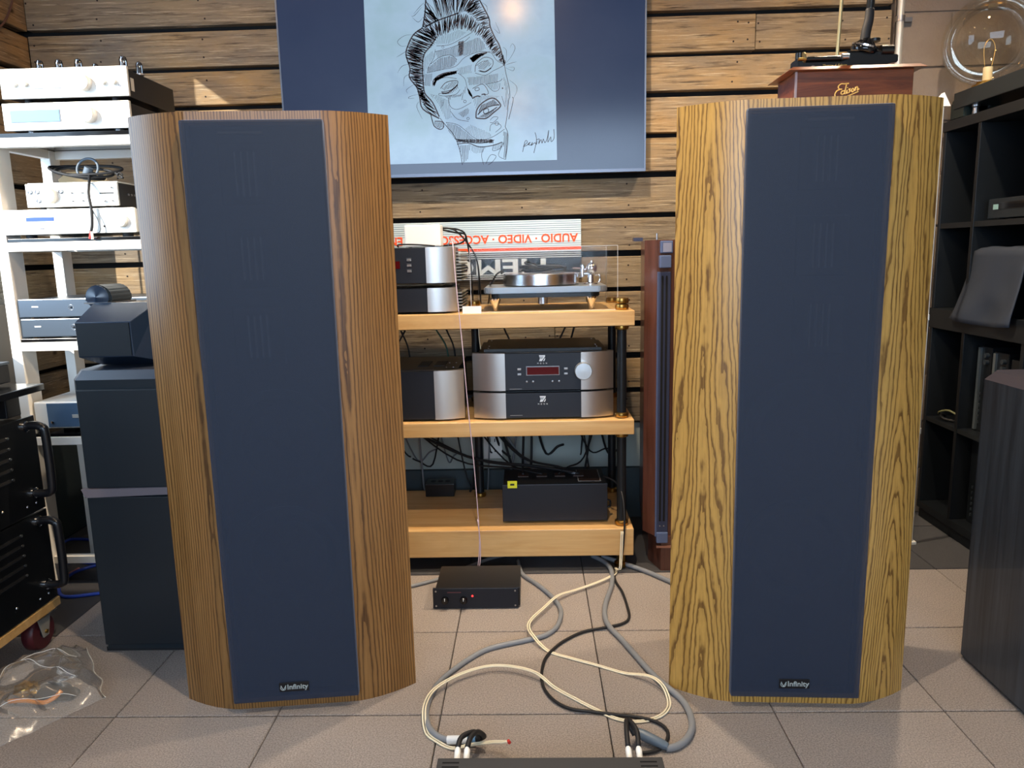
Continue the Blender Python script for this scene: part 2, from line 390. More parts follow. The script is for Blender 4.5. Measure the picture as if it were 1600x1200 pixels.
# weathered planks, each its own board
gaps = [.42, .566, .712, .845, .989, 1.136, 1.291, 1.451, 1.600, 1.757, 1.904, 2.055, 2.207, 2.36, 2.51, 2.66, 2.81]
PX1 = 1.425
joints = {1.600: [-1.33], 1.757: [-.1], 1.904: [.9], 1.291: [-.75, .7], 1.451: [-1.5, .2], 1.136: [-.95], .989: [-.6, .95], .845: [-1.2], .712: [.1], .566: [-.8], 2.055: [-.5], .42: [0.3]}
for k in range(len(gaps)-1):
    z0 = gaps[k]+.011; z1 = gaps[k+1]-.011; cuts = [XL]+joints.get(gaps[k], [random.uniform(-1, 1)])+[PX1]
    for a, b_ in zip(cuts[:-1], cuts[1:]):
        d = random.uniform(0, .006)
        pk = box('plank', a+.001, b_-.001, YB-.004-d, YB+.031, z0+random.uniform(-.003, .003), z1+random.uniform(-.003, .003), PLANK, wb, bev=.002, seg=1)
        studs = [a+.02, b_-.02]+[x for x in (-1.7, -1.28, -.86, -.44, -.02, .4, .82, 1.24) if a+.05 < x < b_-.05]; vs = []; fs = []
        for x in studs:
            for zz in (z0+.03, z1-.03):
                cx, cz = x+random.uniform(-.012, .012), zz+random.uniform(-.008, .008); n0 = len(vs)
                vs += [(cx+.0038*math.cos(q*1.047), YB-.0052-d, cz+.0038*math.sin(q*1.047)) for q in range(6)]+[(cx+.0038*math.cos(q*1.047), YB-.003-d, cz+.0038*math.sin(q*1.047)) for q in range(6)]
                fs += [tuple(n0+q for q in range(6))]+[(n0+q, n0+(q+1) % 6, n0+6+(q+1) % 6, n0+6+q) for q in range(6)]
        add('nail_heads', vs, fs, mat('rusty_nail', '1E1510', .8), pk)
box('lower_panel', XL, PX1, YB+.006, YB+.031, .225, .418, mat('grey_green_panel', '9AA39E', .6), wb)
box('base_board', XL, PX1, YB-.012, YB+.031, .0, .222, mat('dark_teal_board', '39454B', .6), wb)
box('wall_socket', -.215, -.135, YB-.001, YB+.01, .27, .385, WHITEP, wb, bev=.003)
for z in (.3, .345):
    boxes('socket_slot', [(-.188, -.184, YB-.002, YB, z, z+.014), (-.168, -.164, YB-.002, YB, z, z+.014)], BLACKP, wb)
# painted blockwork to the right of the boards
H = .203
for r_ in range(0, 15):
    z0 = .0+H*r_; off = .2 if r_ % 2 else 0
    for k in range(4):
        a = PX1+.02+.406*k-off; b_ = a+.406
        a = max(a, PX1+.015); b_ = min(b_, XR)
        if b_-a < .02 or z0 > ZC: continue
        box('wall_block', a+.003, b_-.003, YB-.012-random.uniform(0, .003), YB+.031, z0+.003, min(z0+H-.003, ZC), BLOCK, wb, bev=.005, seg=2)
box('mortar', PX1+.01, XR, YB-.006, YB+.03, 0, ZC, BLOCK, wb)

# left wall: boards near the corner, then an unseen window opening shaped to limit the sun
wl = structure(box('wall_left', XL-.13, XL-.05, 2.80, YB+.1, 0, ZC, DARKGAP))
for k in range(len(gaps)-1):
    z0 = gaps[k]+.011; z1 = gaps[k+1]-.011
    box('plank', XL-.05, XL-random.uniform(.001, .006), 2.81, YB, z0, z1, PLANK_Y, wl, bev=.002, seg=1)
box('lower_panel', XL-.05, XL-.006, 2.81, YB, 0, .42, mat('dark_teal_board'), wl)
WIN_Y0, WIN_Y1, WIN_Z0, WIN_Z1 = 1.30, 2.80, 1.0, 2.47
boxes('sun_limit_surround', [(XL-.13, XL, WIN_Y0, WIN_Y1, 0, WIN_Z0), (XL-.13, XL, WIN_Y0, WIN_Y1, WIN_Z1, ZC), (XL-.13, XL, YF, WIN_Y0, 0, ZC), (XL-.13, XL, 2.28, WIN_Y1, 1.78, WIN_Z1)], PLASTER, wl)  # unseen wall round the opening; last block added to keep sun off the boards
w1 = structure(boxes('window_1', [(XL-.1, XL-.04, WIN_Y0, WIN_Y0+.05, WIN_Z0, WIN_Z1), (XL-.1, XL-.04, WIN_Y1-.04, WIN_Y1, WIN_Z0, WIN_Z1)], WHITEM))
wr = structure(box('wall_right', XR, XR+.1, YF, YB+.1, 0, ZC, PLASTER))
ce = structure(box('ceiling', XL-.13, XR+.1, YF, YB+.13, ZC, ZC+.08, CEIL))
wf = structure(boxes('wall_front', [(XL-.13, XR+.1, YF-.1, YF, 0, .85), (XL-.13, XR+.1, YF-.1, YF, 2.65, ZC), (XL-.13, -2.3+.0, YF-.1, YF, .85, 2.65), (1.65, XR+.1, YF-.1, YF, .85, 2.65)], PLASTER))
w2 = structure(boxes('window_2', [(x, x+.05, YF-.08, YF-.03, .85, 2.65) for x in (-1.98, -.76, .46, 1.6)]+[(-1.98, 1.65, YF-.08, YF-.03, z, z+.05) for z in (.85, 2.6)], BLACKM))
# metal trim pipe where boards meet the blockwork
tr1 = structure(cyl('trim_1', (1.439, YB-.045, 0), .013, ZC, mat('pale_metal_pipe', 'C9C6BE', .35, .6), None, seg=16))
for z in (.9, 1.99):
    cyl('pipe_clamp', (1.439, YB-.045, z), .017, .02, STEEL, tr1, seg=16)
    box('clamp_tab', 1.45, 1.49, YB-.034, YB-.028, z+.002, z+.018, STEEL, tr1)

# ceiling spot lamps
for k, (p, w) in enumerate(zip(SPOTS, SPOT_W)):
    t = thing('ceiling_lamp', 'black cone ceiling lamp with a warm glowing bulb', 'lamp', (p[0], p[1], ZC), group='ceiling spot lamps')
    lathe('shade', [(.03, .12), (.055, .0), (.06, -.06), (.056, -.06), (.05, 0), (.026, .115)], BLACKM, t, p)
    cyl('stem', (p[0], p[1], p[2]+.115), .01, ZC-p[2]-.115, BLACKM, t)
    lathe('bulb', [(.0, -.11), (.022, -.103), (.034, -.08), (.03, -.045), (.015, .0), (.013, .06)], mat('warm_bulb', 'FFD9A0', .4, emit='FFB860', estr=220), t, p)
    light('lamp_light', 'SPOT', (p[0], p[1], p[2]-.125), w*4, (1, .83, .62), (0, 0, -1), spot_size=math.radians(135), spot_blend=.7, shadow_soft_size=.03)
# ------------------------------------------------------------------ cable routes on the floor (world metres)
GREY_A = [(-0.065, 2.663, 0.0075), (-0.049, 2.546, 0.0075), (0.001, 2.462, 0.0075), (0.047, 2.375, 0.0075), (0.075, 2.294, 0.0075), (0.078, 2.226, 0.0075), (0.06, 2.149, 0.0075), (0.022, 2.1, 0.0075), (-0.038, 2.072, 0.0075), (-0.109, 2.044, 0.0075), (-0.155, 2.017, 0.0075), (-0.198, 1.968, 0.0075), (-0.233, 1.917, 0.0075), (-0.261, 1.868, 0.0075), (-0.277, 1.82, 0.0075), (-0.284, 1.766, 0.0075), (-0.283, 1.715, 0.0075), (-0.271, 1.666, 0.0075), (-0.245, 1.627, 0.0075), (-0.21, 1.612, 0.0075)]
GREY_B = [(0.216, 2.699, 0.0085), (0.256, 2.641, 0.0085), (0.274, 2.569, 0.0085), (0.265, 2.453, 0.0085), (0.242, 2.361, 0.0085), (0.225, 2.289, 0.0085), (0.217, 2.208, 0.0085), (0.226, 2.143, 0.0085), (0.253, 2.07, 0.0085), (0.282, 1.98, 0.0085), (0.313, 1.887, 0.0085), (0.344, 1.819, 0.0085), (0.37, 1.765, 0.0085), (0.378, 1.706, 0.0085), (0.371, 1.65, 0.0085), (0.348, 1.605, 0.0085), (0.319, 1.58, 0.0085), (0.295, 1.574, 0.0085)]
GREY_C = [(-0.485, 2.426, 0.0065), (-0.428, 2.46, 0.0065), (-0.352, 2.507, 0.0065), (-0.297, 2.564, 0.0065), (-0.236, 2.628, 0.0065), (-0.165, 2.693, 0.0065), (-0.09, 2.733, 0.0065)]
GREY_D = [(0.253, 2.688, 0.0085), (0.308, 2.64, 0.0085), (0.392, 2.557, 0.0085), (0.462, 2.472, 0.0085), (0.507, 2.415, 0.0085)]
WHITE = [(0.288, 2.596, 0.02), (0.291, 2.56, 0.02), (0.271, 2.509, 0.02), (0.21, 2.453, 0.02), (0.137, 2.4, 0.02), (0.073, 2.341, 0.02), (0.025, 2.257, 0.02), (-0.014, 2.184, 0.02), (-0.025, 2.133, 0.02), (-0.011, 2.078, 0.02), (0.032, 2.019, 0.02), (0.094, 1.979, 0.02), (0.165, 1.941, 0.02), (0.238, 1.899, 0.02), (0.298, 1.858, 0.02), (0.328, 1.815, 0.02), (0.337, 1.765, 0.02), (0.321, 1.722, 0.02), (0.287, 1.694, 0.02), (0.241, 1.682, 0.02), (0.193, 1.695, 0.02), (0.142, 1.737, 0.02), (0.094, 1.782, 0.02), (0.044, 1.833, 0.02), (-0.004, 1.877, 0.02), (-0.065, 1.909, 0.02), (-0.126, 1.915, 0.02), (-0.18, 1.895, 0.02), (-0.232, 1.856, 0.02), (-0.269, 1.81, 0.02), (-0.285, 1.765, 0.02), (-0.287, 1.705, 0.02), (-0.274, 1.648, 0.02), (-0.245, 1.613, 0.02), (-0.204, 1.585, 0.02), (-0.161, 1.577, 0.02), (-0.109, 1.57, 0.02), (-0.08, 1.553, 0.02), (-0.07, 1.539, 0.02)]
BLACK = [(0.288, 2.61, 0.006), (0.28, 2.49, 0.006), (0.293, 2.395, 0.006), (0.297, 2.292, 0.006), (0.293, 2.211, 0.006), (0.266, 2.172, 0.006), (0.208, 2.148, 0.006), (0.144, 2.125, 0.006), (0.094, 2.084, 0.006), (0.056, 2.038, 0.006), (0.025, 1.978, 0.006), (0.013, 1.916, 0.006), (0.012, 1.856, 0.006), (0.022, 1.809, 0.006), (0.046, 1.764, 0.006), (0.081, 1.734, 0.006), (0.131, 1.721, 0.006), (0.19, 1.708, 0.006), (0.252, 1.695, 0.006), (0.293, 1.674, 0.006), (0.31, 1.643, 0.006), (0.304, 1.609, 0.006), (0.282, 1.576, 0.006), (0.252, 1.563, 0.006), (0.224, 1.563, 0.006)]
BLUE_A = [(-1.951, 2.813, 0.006), (-1.959, 2.881, 0.006), (-1.952, 2.943, 0.006), (-1.883, 2.941, 0.006), (-1.805, 2.924, 0.006)]
BLUE_B = [(-1.672, 2.691, 0.006), (-1.723, 2.693, 0.006), (-1.798, 2.713, 0.006), (-1.822, 2.678, 0.006)]
BLUE_C = [(-1.659, 2.691, 0.006), (-1.702, 2.656, 0.006), (-1.732, 2.605, 0.006), (-1.726, 2.533, 0.006), (-1.703, 2.469, 0.006), (-1.655, 2.412, 0.006), (-1.611, 2.406, 0.006), (-1.549, 2.424, 0.006), (-1.496, 2.443, 0.006)]
RED_A = [(-1.737, 2.646, 0.006), (-1.746, 2.6, 0.006), (-1.792, 2.595, 0.006)]

# ------------------------------------------------------------------ big oak floor speakers
def infinity_mark(parent, x, z, y, s):
    # round emblem with a swoosh, then the word
    M_ = mat('badge_silver', 'A8B4B6', .45, .2)
    box('badge', x-.031*s, x+.031*s, y-.001, y+.002, z-.0105*s, z+.0105*s, BLACKP, parent, bev=.0008)
    ring = [(x-.0225*s+.0055*s*math.cos(a), y-.0016, z-.0008*s+.0055*s*math.sin(a)) for a in [math.radians(150+i*24) for i in range(11)]]
    vs, fs = tube_geo([Vector(p) for p in ring], .0008*s, 6)
    v2, f2 = tube_geo(smooth_path([(x-.027*s, y-.0016, z+.0045*s), (x-.0225*s, y-.0016, z-.0045*s), (x-.018*s, y-.0016, z+.002*s), (x-.0165*s, y-.0016, z+.0045*s)], 4), .0009*s, 6)
    n = len(vs); add('emblem', vs+v2, fs+[tuple(i+n for i in f) for f in f2], M_, parent)
    text('brand_word', 'Infinity', .0155*s, M_, parent, (x+.0075*s, y-.0016, z), bold=.0003, sx=1.05)
def floor_speaker(label, loc, rotz, oak, Hs, sd):
    t = thing('floor_speaker', label, 'speaker', loc, rotz, 'pair of oak floor speakers', local=True)
    hb = .153
    wing = [(hb, 0), (.182, .006), (.212, .016), (.242, .030), (.272, .047), (.300, .066)]
    left = [(-x, y) for x, y in reversed(wing)]
    def shell(side):
        w = wing if side > 0 else [(-x, y) for x, y in wing]
        inner = [(p[0]-.018*side*(.3 if i == 0 else 1), p[1]+.02) for i, p in enumerate(w)]
        poly = w+[(w[-1][0]-.004*side, w[-1][1]+.012)]+list(reversed(inner[:-1]))
        return poly
    prism('side_wing', shell(1), 0, Hs, 'z', oak, t, smooth=True); prism('side_wing', shell(-1), 0, Hs, 'z', oak, t, smooth=True)
    back = [(-.27, .075), (.27, .075), (.24, .20), (.13, .36), (-.13, .36), (-.24, .20)]
    prism('cabinet_body', back, .012, Hs-.012, 'z', oak, t)
    outer = left+wing+[(.27, .12), (-.27, .12)]
    ins = [(x*.985, y+.002) for x, y in outer]
    prism('top_cap', ins, Hs-.030, Hs-.004, 'z', oak, t)
    prism('base_plinth', ins, .004, .022, 'z', oak, t)
    box('top_rail', -hb, hb, .0, .03, Hs-.024, Hs, oak, t); box('bottom_rail', -hb, hb, .0, .03, 0, .03, oak, t)
    ba = box('baffle', -hb, hb, .03, .05, .03, Hs-.024, BLACKP, t)
    pale = mat('planar_slot', 'C8CCD2', .4)
    for zc in (1.345, 1.150, .965):
        box('planar_driver', -.031*sd-.06, -.031*sd+.06, .024, .03, zc-.07, zc+.07, mat('planar_plate', '1E222A', .4), ba, bev=.003, seg=1)
        for k in range(4): box('slot', -.031*sd-.0235+.0145*k, -.031*sd-.0195+.0145*k, .018, .0245, zc-.05, zc+.05, pale, ba)
    box('nameplate', -.033*sd-.05, -.033*sd+.05, .006, .026, Hs-.048, Hs-.043, mat('bronze_strip', 'E8CBB0', .35, .2), ba)
    for zc, R_ in ((.70, .135), (.40, .135)):
        lathe('woofer', [(R_, 0), (R_, .008), (R_-.02, .012), (R_-.03, .004), (.045, -.02), (.04, -.005), (.0, .006)], mat('woofer_cone', '3A4552', .35), ba, (0, .028, zc), (0, -1, 0), 36)
    gr = box('grille', -.1585, .1585, -.026, -.001, .030, Hs-.022, CLOTH, t, bev=.006, seg=2)
    box('grille_frame', -.151, -.143, -.0005, .014, .034, Hs-.03, BLACKP, t); box('grille_frame', .143, .151, -.0005, .014, .034, Hs-.03, BLACKP, t)
    infinity_mark(gr, -.003, .070, -.0275, 1.2)
    return t
floor_speaker('tall oak floor speaker with navy grille, browner straighter grain, beside the black tower', (-.623, 1.767, 0), math.radians(6.3), OAK_L, 1.481, 1)
floor_speaker('tall golden oak floor speaker with bold grain, a phonograph box standing on it', (.647, 1.761, 0), math.radians(-2.5), OAK_R, 1.475, -1)

# ------------------------------------------------------------------ television with a sketch on screen
TVX0, TVX1, TVZ0, TVZ1, TVY = -.966, .466, 1.457, 2.262, 3.085
tv = thing('television', 'large flat television on the plank wall showing a face sketch', 'television', ((TVX0+TVX1)/2, 3.14, TVZ0))
box('housing', TVX0+.003, TVX1-.003, TVY+.004, 3.135, TVZ0+.004, TVZ1-.004, BLACKP, tv, bev=.004)
FR = mat('tv_frame', '6E7684', .35, .8)
for nm, b in (('frame_edge', (TVX0, TVX0+.006, TVY-.004, TVY+.02, TVZ0, TVZ1)), ('frame_edge', (TVX1-.006, TVX1, TVY-.004, TVY+.02, TVZ0, TVZ1)), ('frame_edge', (TVX0+.006, TVX1-.006, TVY-.004, TVY+.02, TVZ0, TVZ0+.012)), ('frame_edge', (TVX0+.006, TVX1-.006, TVY-.004, TVY+.02, TVZ1-.006, TVZ1))):
    box(nm, *b, FR, tv)
def make_screen(name, stops, scale, es):
    g = NT(name); a = g.noise(g.coords((1, 1, 1.3)), scale, 4, .55)
    c = g.ramp(a, stops); g.b.inputs['Base Color'].default_value = (.004, .005, .008, 1)
    g.l(c, g.b.inputs['Emission Color']); g.b.inputs['Emission Strength'].default_value = es; g.b.inputs['Roughness'].default_value = .16
    g.b.inputs['Specular IOR Level'].default_value = .45; return g.m
SCR_BG = make_screen('screen_navy', [(.3, '2C3A58'), (.7, '37435F')], 2, .85)
SCR_PAPER = make_screen('screen_paper', [(.3, '98B4D0'), (.5, 'A9C6DE'), (.75, '9CBCCB')], 5, .9)
sc_ = box('screen', TVX0+.006, TVX1-.006, TVY-.001, TVY+.004, TVZ0+.012, TVZ1-.006, SCR_BG, tv)
add('paper_picture', [(-.631, TVY-.0016, 1.509), (.116, TVY-.0016, 1.509), (.112, TVY-.0016, 2.254), (-.618, TVY-.0016, 2.254)], [(0, 1, 2, 3)], SCR_PAPER, sc_)
# ink strokes; s(x, y) maps sketch units (1600 wide, y down) onto the screen
def sk(x, y):
    y = y if y < 820 else (820+(y-820)*.45 if y < 960 else y-114)
    return Vector((-.539+x*.000446-y*.00002, TVY-.0022, 2.119-y*.000413-x*.000013))
def stroke(pts, w=2.2, smooth=True, taper=False):
    P = [sk(*p) for p in pts]
    if smooth and len(P) > 2: P = smooth_path(P, 4)
    n = len(P); wv = []; k0 = len(INKV)
    for i, p in enumerate(P):
        t = P[min(i+1, n-1)]-P[max(i-1, 0)]; nn = Vector((-t.z, 0, t.x)); nn = nn.normalized() if nn.length else Vector((1, 0, 0))
        h = w*.00045*.62*((1-abs(2*i/(n-1)-1)*.7) if taper else 1)
        INKV.append(p+nn*h); INKV.append(p-nn*h)
    for i in range(n-1): INKF.append((k0+2*i, k0+2*i+1, k0+2*i+3, k0+2*i+2))
INKV = []; INKF = []
rs = random.Random(3)
def lerp(a, b, t): return (a[0]+(b[0]-a[0])*t, a[1]+(b[1]-a[1])*t)
def along(path, t):
    f = t*(len(path)-1); i = min(int(f), len(path)-2); return lerp(path[i], path[i+1], f-i)
def strands(A, B, n, w=5, bow=18, jit=12):
    for i in range(n):
        t = i/(n-1); a = along(A, t); b = along(B, t); m = lerp(a, b, .5)
        a = (a[0]+rs.uniform(-jit, jit), a[1]+rs.uniform(-jit, jit)); b = (b[0]+rs.uniform(-jit, jit), b[1]+rs.uniform(-jit, jit))
        stroke([a, (m[0]+rs.uniform(-bow, bow), m[1]+rs.uniform(-bow, bow)), b], w*rs.uniform(.6, 1.4), taper=True)
def hatch(poly, ang, step, w=2):
    step *= .8
    ca, sa = math.cos(ang), math.sin(ang)
    q = [(x*ca+y*sa, -x*sa+y*ca) for x, y in poly]; u = min(p[0] for p in q)+step*.5; u1 = max(p[0] for p in q)
    while u < u1:
        hits = []
        for i in range(len(q)):
            a, b = q[i], q[(i+1) % len(q)]
            if (a[0]-u)*(b[0]-u) < 0: hits.append(a[1]+(b[1]-a[1])*(u-a[0])/(b[0]-a[0]))
        hits.sort()
        for i in range(0, len(hits)-1, 2):
            y0, y1 = hits[i]+rs.uniform(0, 6), hits[i+1]-rs.uniform(0, 6)
            if y1 > y0: stroke([(u*ca-y0*sa, u*sa+y0*ca), (u*ca-y1*sa, u*sa+y1*ca)], w, False)
        u += step*rs.uniform(.8, 1.2)
# hair: bun on top, rolled band, side mass
strands([(350, 0), (350, 100), (330, 230)], [(470, 170), (450, 190), (350, 235)], 26, 6)
strands([(360, -120), (470, -160), (600, -170), (720, -150), (800, -60), (830, 40)], [(470, 165), (540, 140), (600, 115), (640, 110), (690, 95), (740, 120)], 64, 6, 26)
strands([(790, 0), (840, 60), (900, 150), (910, 230)], [(690, 90), (740, 120), (800, 170), (860, 250)], 34, 6)
strands([(330, 240), (440, 190), (540, 140), (640, 108), (720, 130), (800, 180), (900, 250), (960, 330)], [(430, 330), (470, 310), (540, 285), (610, 250), (700, 245), (760, 280), (850, 330), (890, 390)], 96, 7, 12)
strands([(330, 240), (250, 300), (205, 400), (185, 470), (215, 580), (220, 680), (290, 780), (310, 900), (330, 1050)], [(450, 320), (430, 380), (350, 450), (330, 520), (330, 600), (335, 700), (345, 800), (360, 950), (470, 1150)], 120, 8, 14)
strands([(940, 320), (990, 400), (1020, 460), (1050, 540)], [(890, 390), (930, 450), (980, 500), (1040, 570)], 34, 7)
for pts in ([(330, 240), (250, 300), (200, 400), (185, 480), (220, 600), (215, 680), (280, 770), (305, 900), (335, 1080), (480, 1165)], [(330, 235), (350, 100), (355, 0), (380, -100), (480, -170), (620, -180), (740, -150), (820, 0), (900, 150), (915, 230), (960, 330), (1000, 400), (1045, 560)], [(450, 320), (400, 400), (345, 470), (330, 560), (335, 700), (350, 820), (420, 1020), (480, 1150)], [(350, 100), (400, 130), (450, 185)], [(350, 235), (450, 180), (560, 140), (640, 110)]): stroke(pts, 9)
for a in ([(240, 300), (170, 310), (110, 360), (140, 400), (190, 400)], [(210, 430), (150, 470), (100, 500)], [(215, 560), (150, 580), (110, 640)], [(220, 650), (170, 680), (165, 760)], [(260, 740), (190, 790), (200, 830)], [(300, 840), (220, 890), (210, 930), (260, 920)], [(300, 1010), (280, 1060), (330, 1170)], [(320, 60), (260, 130), (230, 140)], [(330, 150), (290, 190), (240, 150)], [(340, 20), (300, 60), (250, 120)], [(1050, 560), (1100, 500), (1135, 420), (1110, 380), (1090, 420)], [(1050, 570), (1110, 550), (1150, 540)], [(1050, 590), (1120, 620), (1130, 590), (1080, 590)], [(950, 250), (1000, 290), (960, 190)], [(890, 100), (880, 50), (840, 20)], [(1090, 700), (1150, 750), (1160, 800), (1130, 930)], [(1060, 530), (1060, 440), (1030, 410)], [(400, 1120), (420, 1200), (440, 1240)]): stroke(a, 3, taper=True)
# ear
stroke([(400, 1110), (420, 1190), (440, 1240), (490, 1265), (520, 1240), (505, 1195), (440, 1190)], 6); hatch([(430, 1195), (505, 1195), (520, 1240), (480, 1260), (440, 1240)], .4, 11, 3)
# face contour and neck
stroke([(1045, 560), (1060, 640), (1090, 760), (1100, 880), (1090, 1000), (1080, 1130), (1065, 1240)], 4)
stroke([(1120, 900), (1130, 1000), (1095, 1170)], 4); stroke([(485, 1160), (540, 1230), (600, 1300), (640, 1380), (670, 1480), (690, 1590)], 4)
stroke([(1065, 1240), (1090, 1300), (1090, 1400), (1075, 1540)], 4); stroke([(540, 1200), (640, 1220), (720, 1280), (790, 1340), (860, 1360), (960, 1330), (1060, 1260)], 3)
stroke([(640, 1400), (740, 1390), (840, 1425), (960, 1410), (1040, 1380)], 6); stroke([(620, 1350), (740, 1380), (860, 1390), (970, 1360)], 5)
hatch([(540, 1200), (640, 1225), (790, 1345), (780, 1385), (630, 1370), (560, 1280)], .15, 13, 3); hatch([(760, 1220), (920, 1290), (960, 1330), (860, 1360), (790, 1340), (700, 1260)], -.25, 14, 2)
hatch([(640, 1352), (960, 1352), (960, 1392), (640, 1386)], .05, 9, 5); hatch([(650, 1410), (760, 1400), (740, 1540), (700, 1580), (680, 1500)], .05, 14, 3)
hatch([(760, 1405), (900, 1420), (870, 1480), (800, 1490), (770, 1460)], .1, 14, 2); hatch([(960, 1400), (1060, 1380), (1030, 1450), (960, 1450)], .2, 12, 2); hatch([(1050, 1280), (1088, 1290), (1085, 1500), (1060, 1540)], .05, 10, 3)
for p in ([(880, 1430), (860, 1500), (880, 1590)], [(900, 1580), (940, 1500), (990, 1510), (960, 1560), (920, 1590)], [(1060, 1380), (1010, 1500), (1075, 1540)], [(960, 1420), (960, 1460), (1020, 1440), (1045, 1380)]): stroke(p, 3)
# forehead panels
stroke([(440, 430), (430, 500), (380, 590), (370, 640)], 3); stroke([(450, 400), (560, 390), (660, 340), (760, 280)], 3); stroke([(440, 450), (560, 420), (680, 370), (740, 320)], 3); stroke([(370, 640), (500, 610), (620, 580), (700, 500), (830, 450), (930, 460)], 3)
stroke([(400, 560), (480, 500), (570, 480), (630, 520)], 3)
hatch([(450, 320), (560, 290), (640, 255), (720, 280), (650, 330), (560, 380), (450, 390)], -.15, 17, 2); hatch([(440, 450), (560, 425), (700, 365), (820, 320), (870, 380), (880, 430), (700, 490), (600, 500), (560, 480), (460, 510)], .08, 13, 3)
hatch([(380, 590), (480, 505), (570, 485), (640, 520), (600, 585), (480, 615), (375, 640)], .05, 15, 4); hatch([(345, 500), (430, 430), (425, 500), (370, 590), (335, 700)], .1, 15, 2); hatch([(340, 650), (420, 640), (400, 760), (350, 760)], .05, 14, 3)
hatch([(640, 360), (690, 350), (680, 480), (645, 490)], .05, 8, 4); hatch([(630, 600), (760, 560), (760, 640), (660, 660)], .1, 13, 2)
for c in ((507, 410),): stroke([(c[0]+10*math.cos(a), c[1]+10*math.sin(a)) for a in [i*.7 for i in range(10)]], 2)
# brows and eyes
hatch([(420, 745), (440, 690), (520, 645), (630, 622), (630, 645), (530, 670), (455, 710), (435, 760)], .9, 5, 7); stroke([(420, 760), (430, 700), (510, 645), (640, 620)], 9, taper=True)
hatch([(740, 510), (790, 480), (900, 455), (830, 500), (770, 550)], .9, 5, 7); stroke([(745, 520), (800, 475), (920, 450)], 8, taper=True)
stroke([(430, 760), (460, 700), (540, 680), (630, 690)], 3); stroke([(490, 780), (530, 730), (590, 710), (640, 715), (620, 770), (560, 800), (495, 810)], 5); hatch([(500, 780), (590, 712), (638, 720), (610, 765), (520, 800)], .6, 13, 3)
stroke([(500, 820), (560, 815), (640, 745)], 9); 
for i in range(13): stroke([along([(505, 822), (560, 815), (635, 755)], i/12), (lambda q: (q[0]+6, q[1]+24))(along([(505, 822), (560, 815), (635, 755)], i/12))], 4, False)
stroke([(470, 860), (520, 880), (620, 850), (660, 790)], 3); hatch([(520, 880), (660, 850), (720, 740), (690, 880), (690, 960), (590, 980), (550, 930)], .1, 13, 3); stroke([(470, 850), (480, 830), (500, 830)], 3)
stroke([(790, 630), (800, 560), (870, 500), (940, 520), (940, 580), (880, 630), (820, 620)], 4); stroke([(790, 580), (850, 540), (900, 530)], 3); stroke([(830, 620), (880, 628), (930, 595)], 8); hatch([(810, 570), (900, 520), (935, 560), (870, 610), (820, 610)], .7, 14, 3)
stroke([(790, 640), (880, 660), (950, 620), (1010, 590), (1045, 570)], 3); stroke([(930, 460), (980, 530), (1040, 560)], 3)
# nose and cheeks
stroke([(640, 640), (700, 690), (720, 760), (740, 810), (770, 900)], 3); hatch([(720, 770), (750, 800), (770, 870), (775, 920), (750, 880)], .6, 5, 6); stroke([(730, 780), (760, 850), (770, 930)], 8, taper=True)
stroke([(770, 780), (850, 740), (890, 770), (910, 830), (870, 850)], 4); stroke([(770, 930), (810, 880), (840, 890)], 8); stroke([(850, 850), (880, 840), (880, 870)], 8); stroke([(790, 780), (820, 770), (830, 790), (800, 800), (790, 780)], 4)
hatch([(720, 680), (880, 660), (1000, 640), (990, 720), (880, 740), (740, 750)], .05, 13, 3); hatch([(880, 740), (1000, 715), (990, 790), (940, 790)], .2, 14, 2); hatch([(780, 880), (900, 860), (1010, 880), (950, 980), (860, 1000), (800, 1080), (775, 1000)], .1, 15, 2)
stroke([(880, 740), (1000, 715), (1030, 690)], 3); stroke([(890, 740), (950, 800), (1000, 790), (1010, 730)], 3); hatch([(1030, 640), (1080, 740), (1095, 900), (1080, 1100), (1050, 1000), (1060, 800)], .05, 13, 2)
stroke([(1028, 880), (1040, 1000), (1060, 1060)], 3); stroke([(1028, 776), (1040, 776)], 10, False)
stroke([(560, 930), (580, 1060), (650, 1080), (760, 1020)], 3); stroke([(580, 1100), (640, 1170), (740, 1190)], 3); hatch([(640, 1120), (740, 1060), (740, 1120), (690, 1160)], .2, 12, 3); hatch([(480, 950), (560, 950), (590, 1160), (540, 1180), (490, 1080)], .05, 14, 2)
hatch([(390, 830), (470, 870), (540, 950), (500, 1080), (430, 980)], .15, 14, 2)
for c, r_ in (((705, 1010), 12), ((735, 1165), 11), ((990, 1210), 16)): stroke([(c[0]+r_*math.cos(a), c[1]+r_*math.sin(a)) for a in [i*.7 for i in range(10)]], 3)
# mouth
stroke([(805, 1160), (810, 1090), (850, 1030), (920, 985), (970, 985), (1015, 1030), (1015, 1060), (960, 1110), (900, 1160), (850, 1165), (805, 1160)], 9); stroke([(820, 1130), (870, 1080), (940, 1050), (1010, 1040)], 7); stroke([(870, 1110), (900, 1120), (990, 1060)], 6)
hatch([(815, 1140), (850, 1040), (960, 990), (1010, 1040), (930, 1050), (860, 1085)], .4, 10, 4); hatch([(820, 1155), (880, 1115), (1000, 1065), (900, 1155)], -.5, 10, 4); stroke([(870, 1110), (875, 1085), (910, 1075), (915, 1105)], 5)
stroke([(930, 1180), (960, 1150), (1000, 1155), (960, 1200), (930, 1200)], 3); stroke([(930, 1280), (940, 1220), (1000, 1210), (1030, 1240), (980, 1290)], 3)
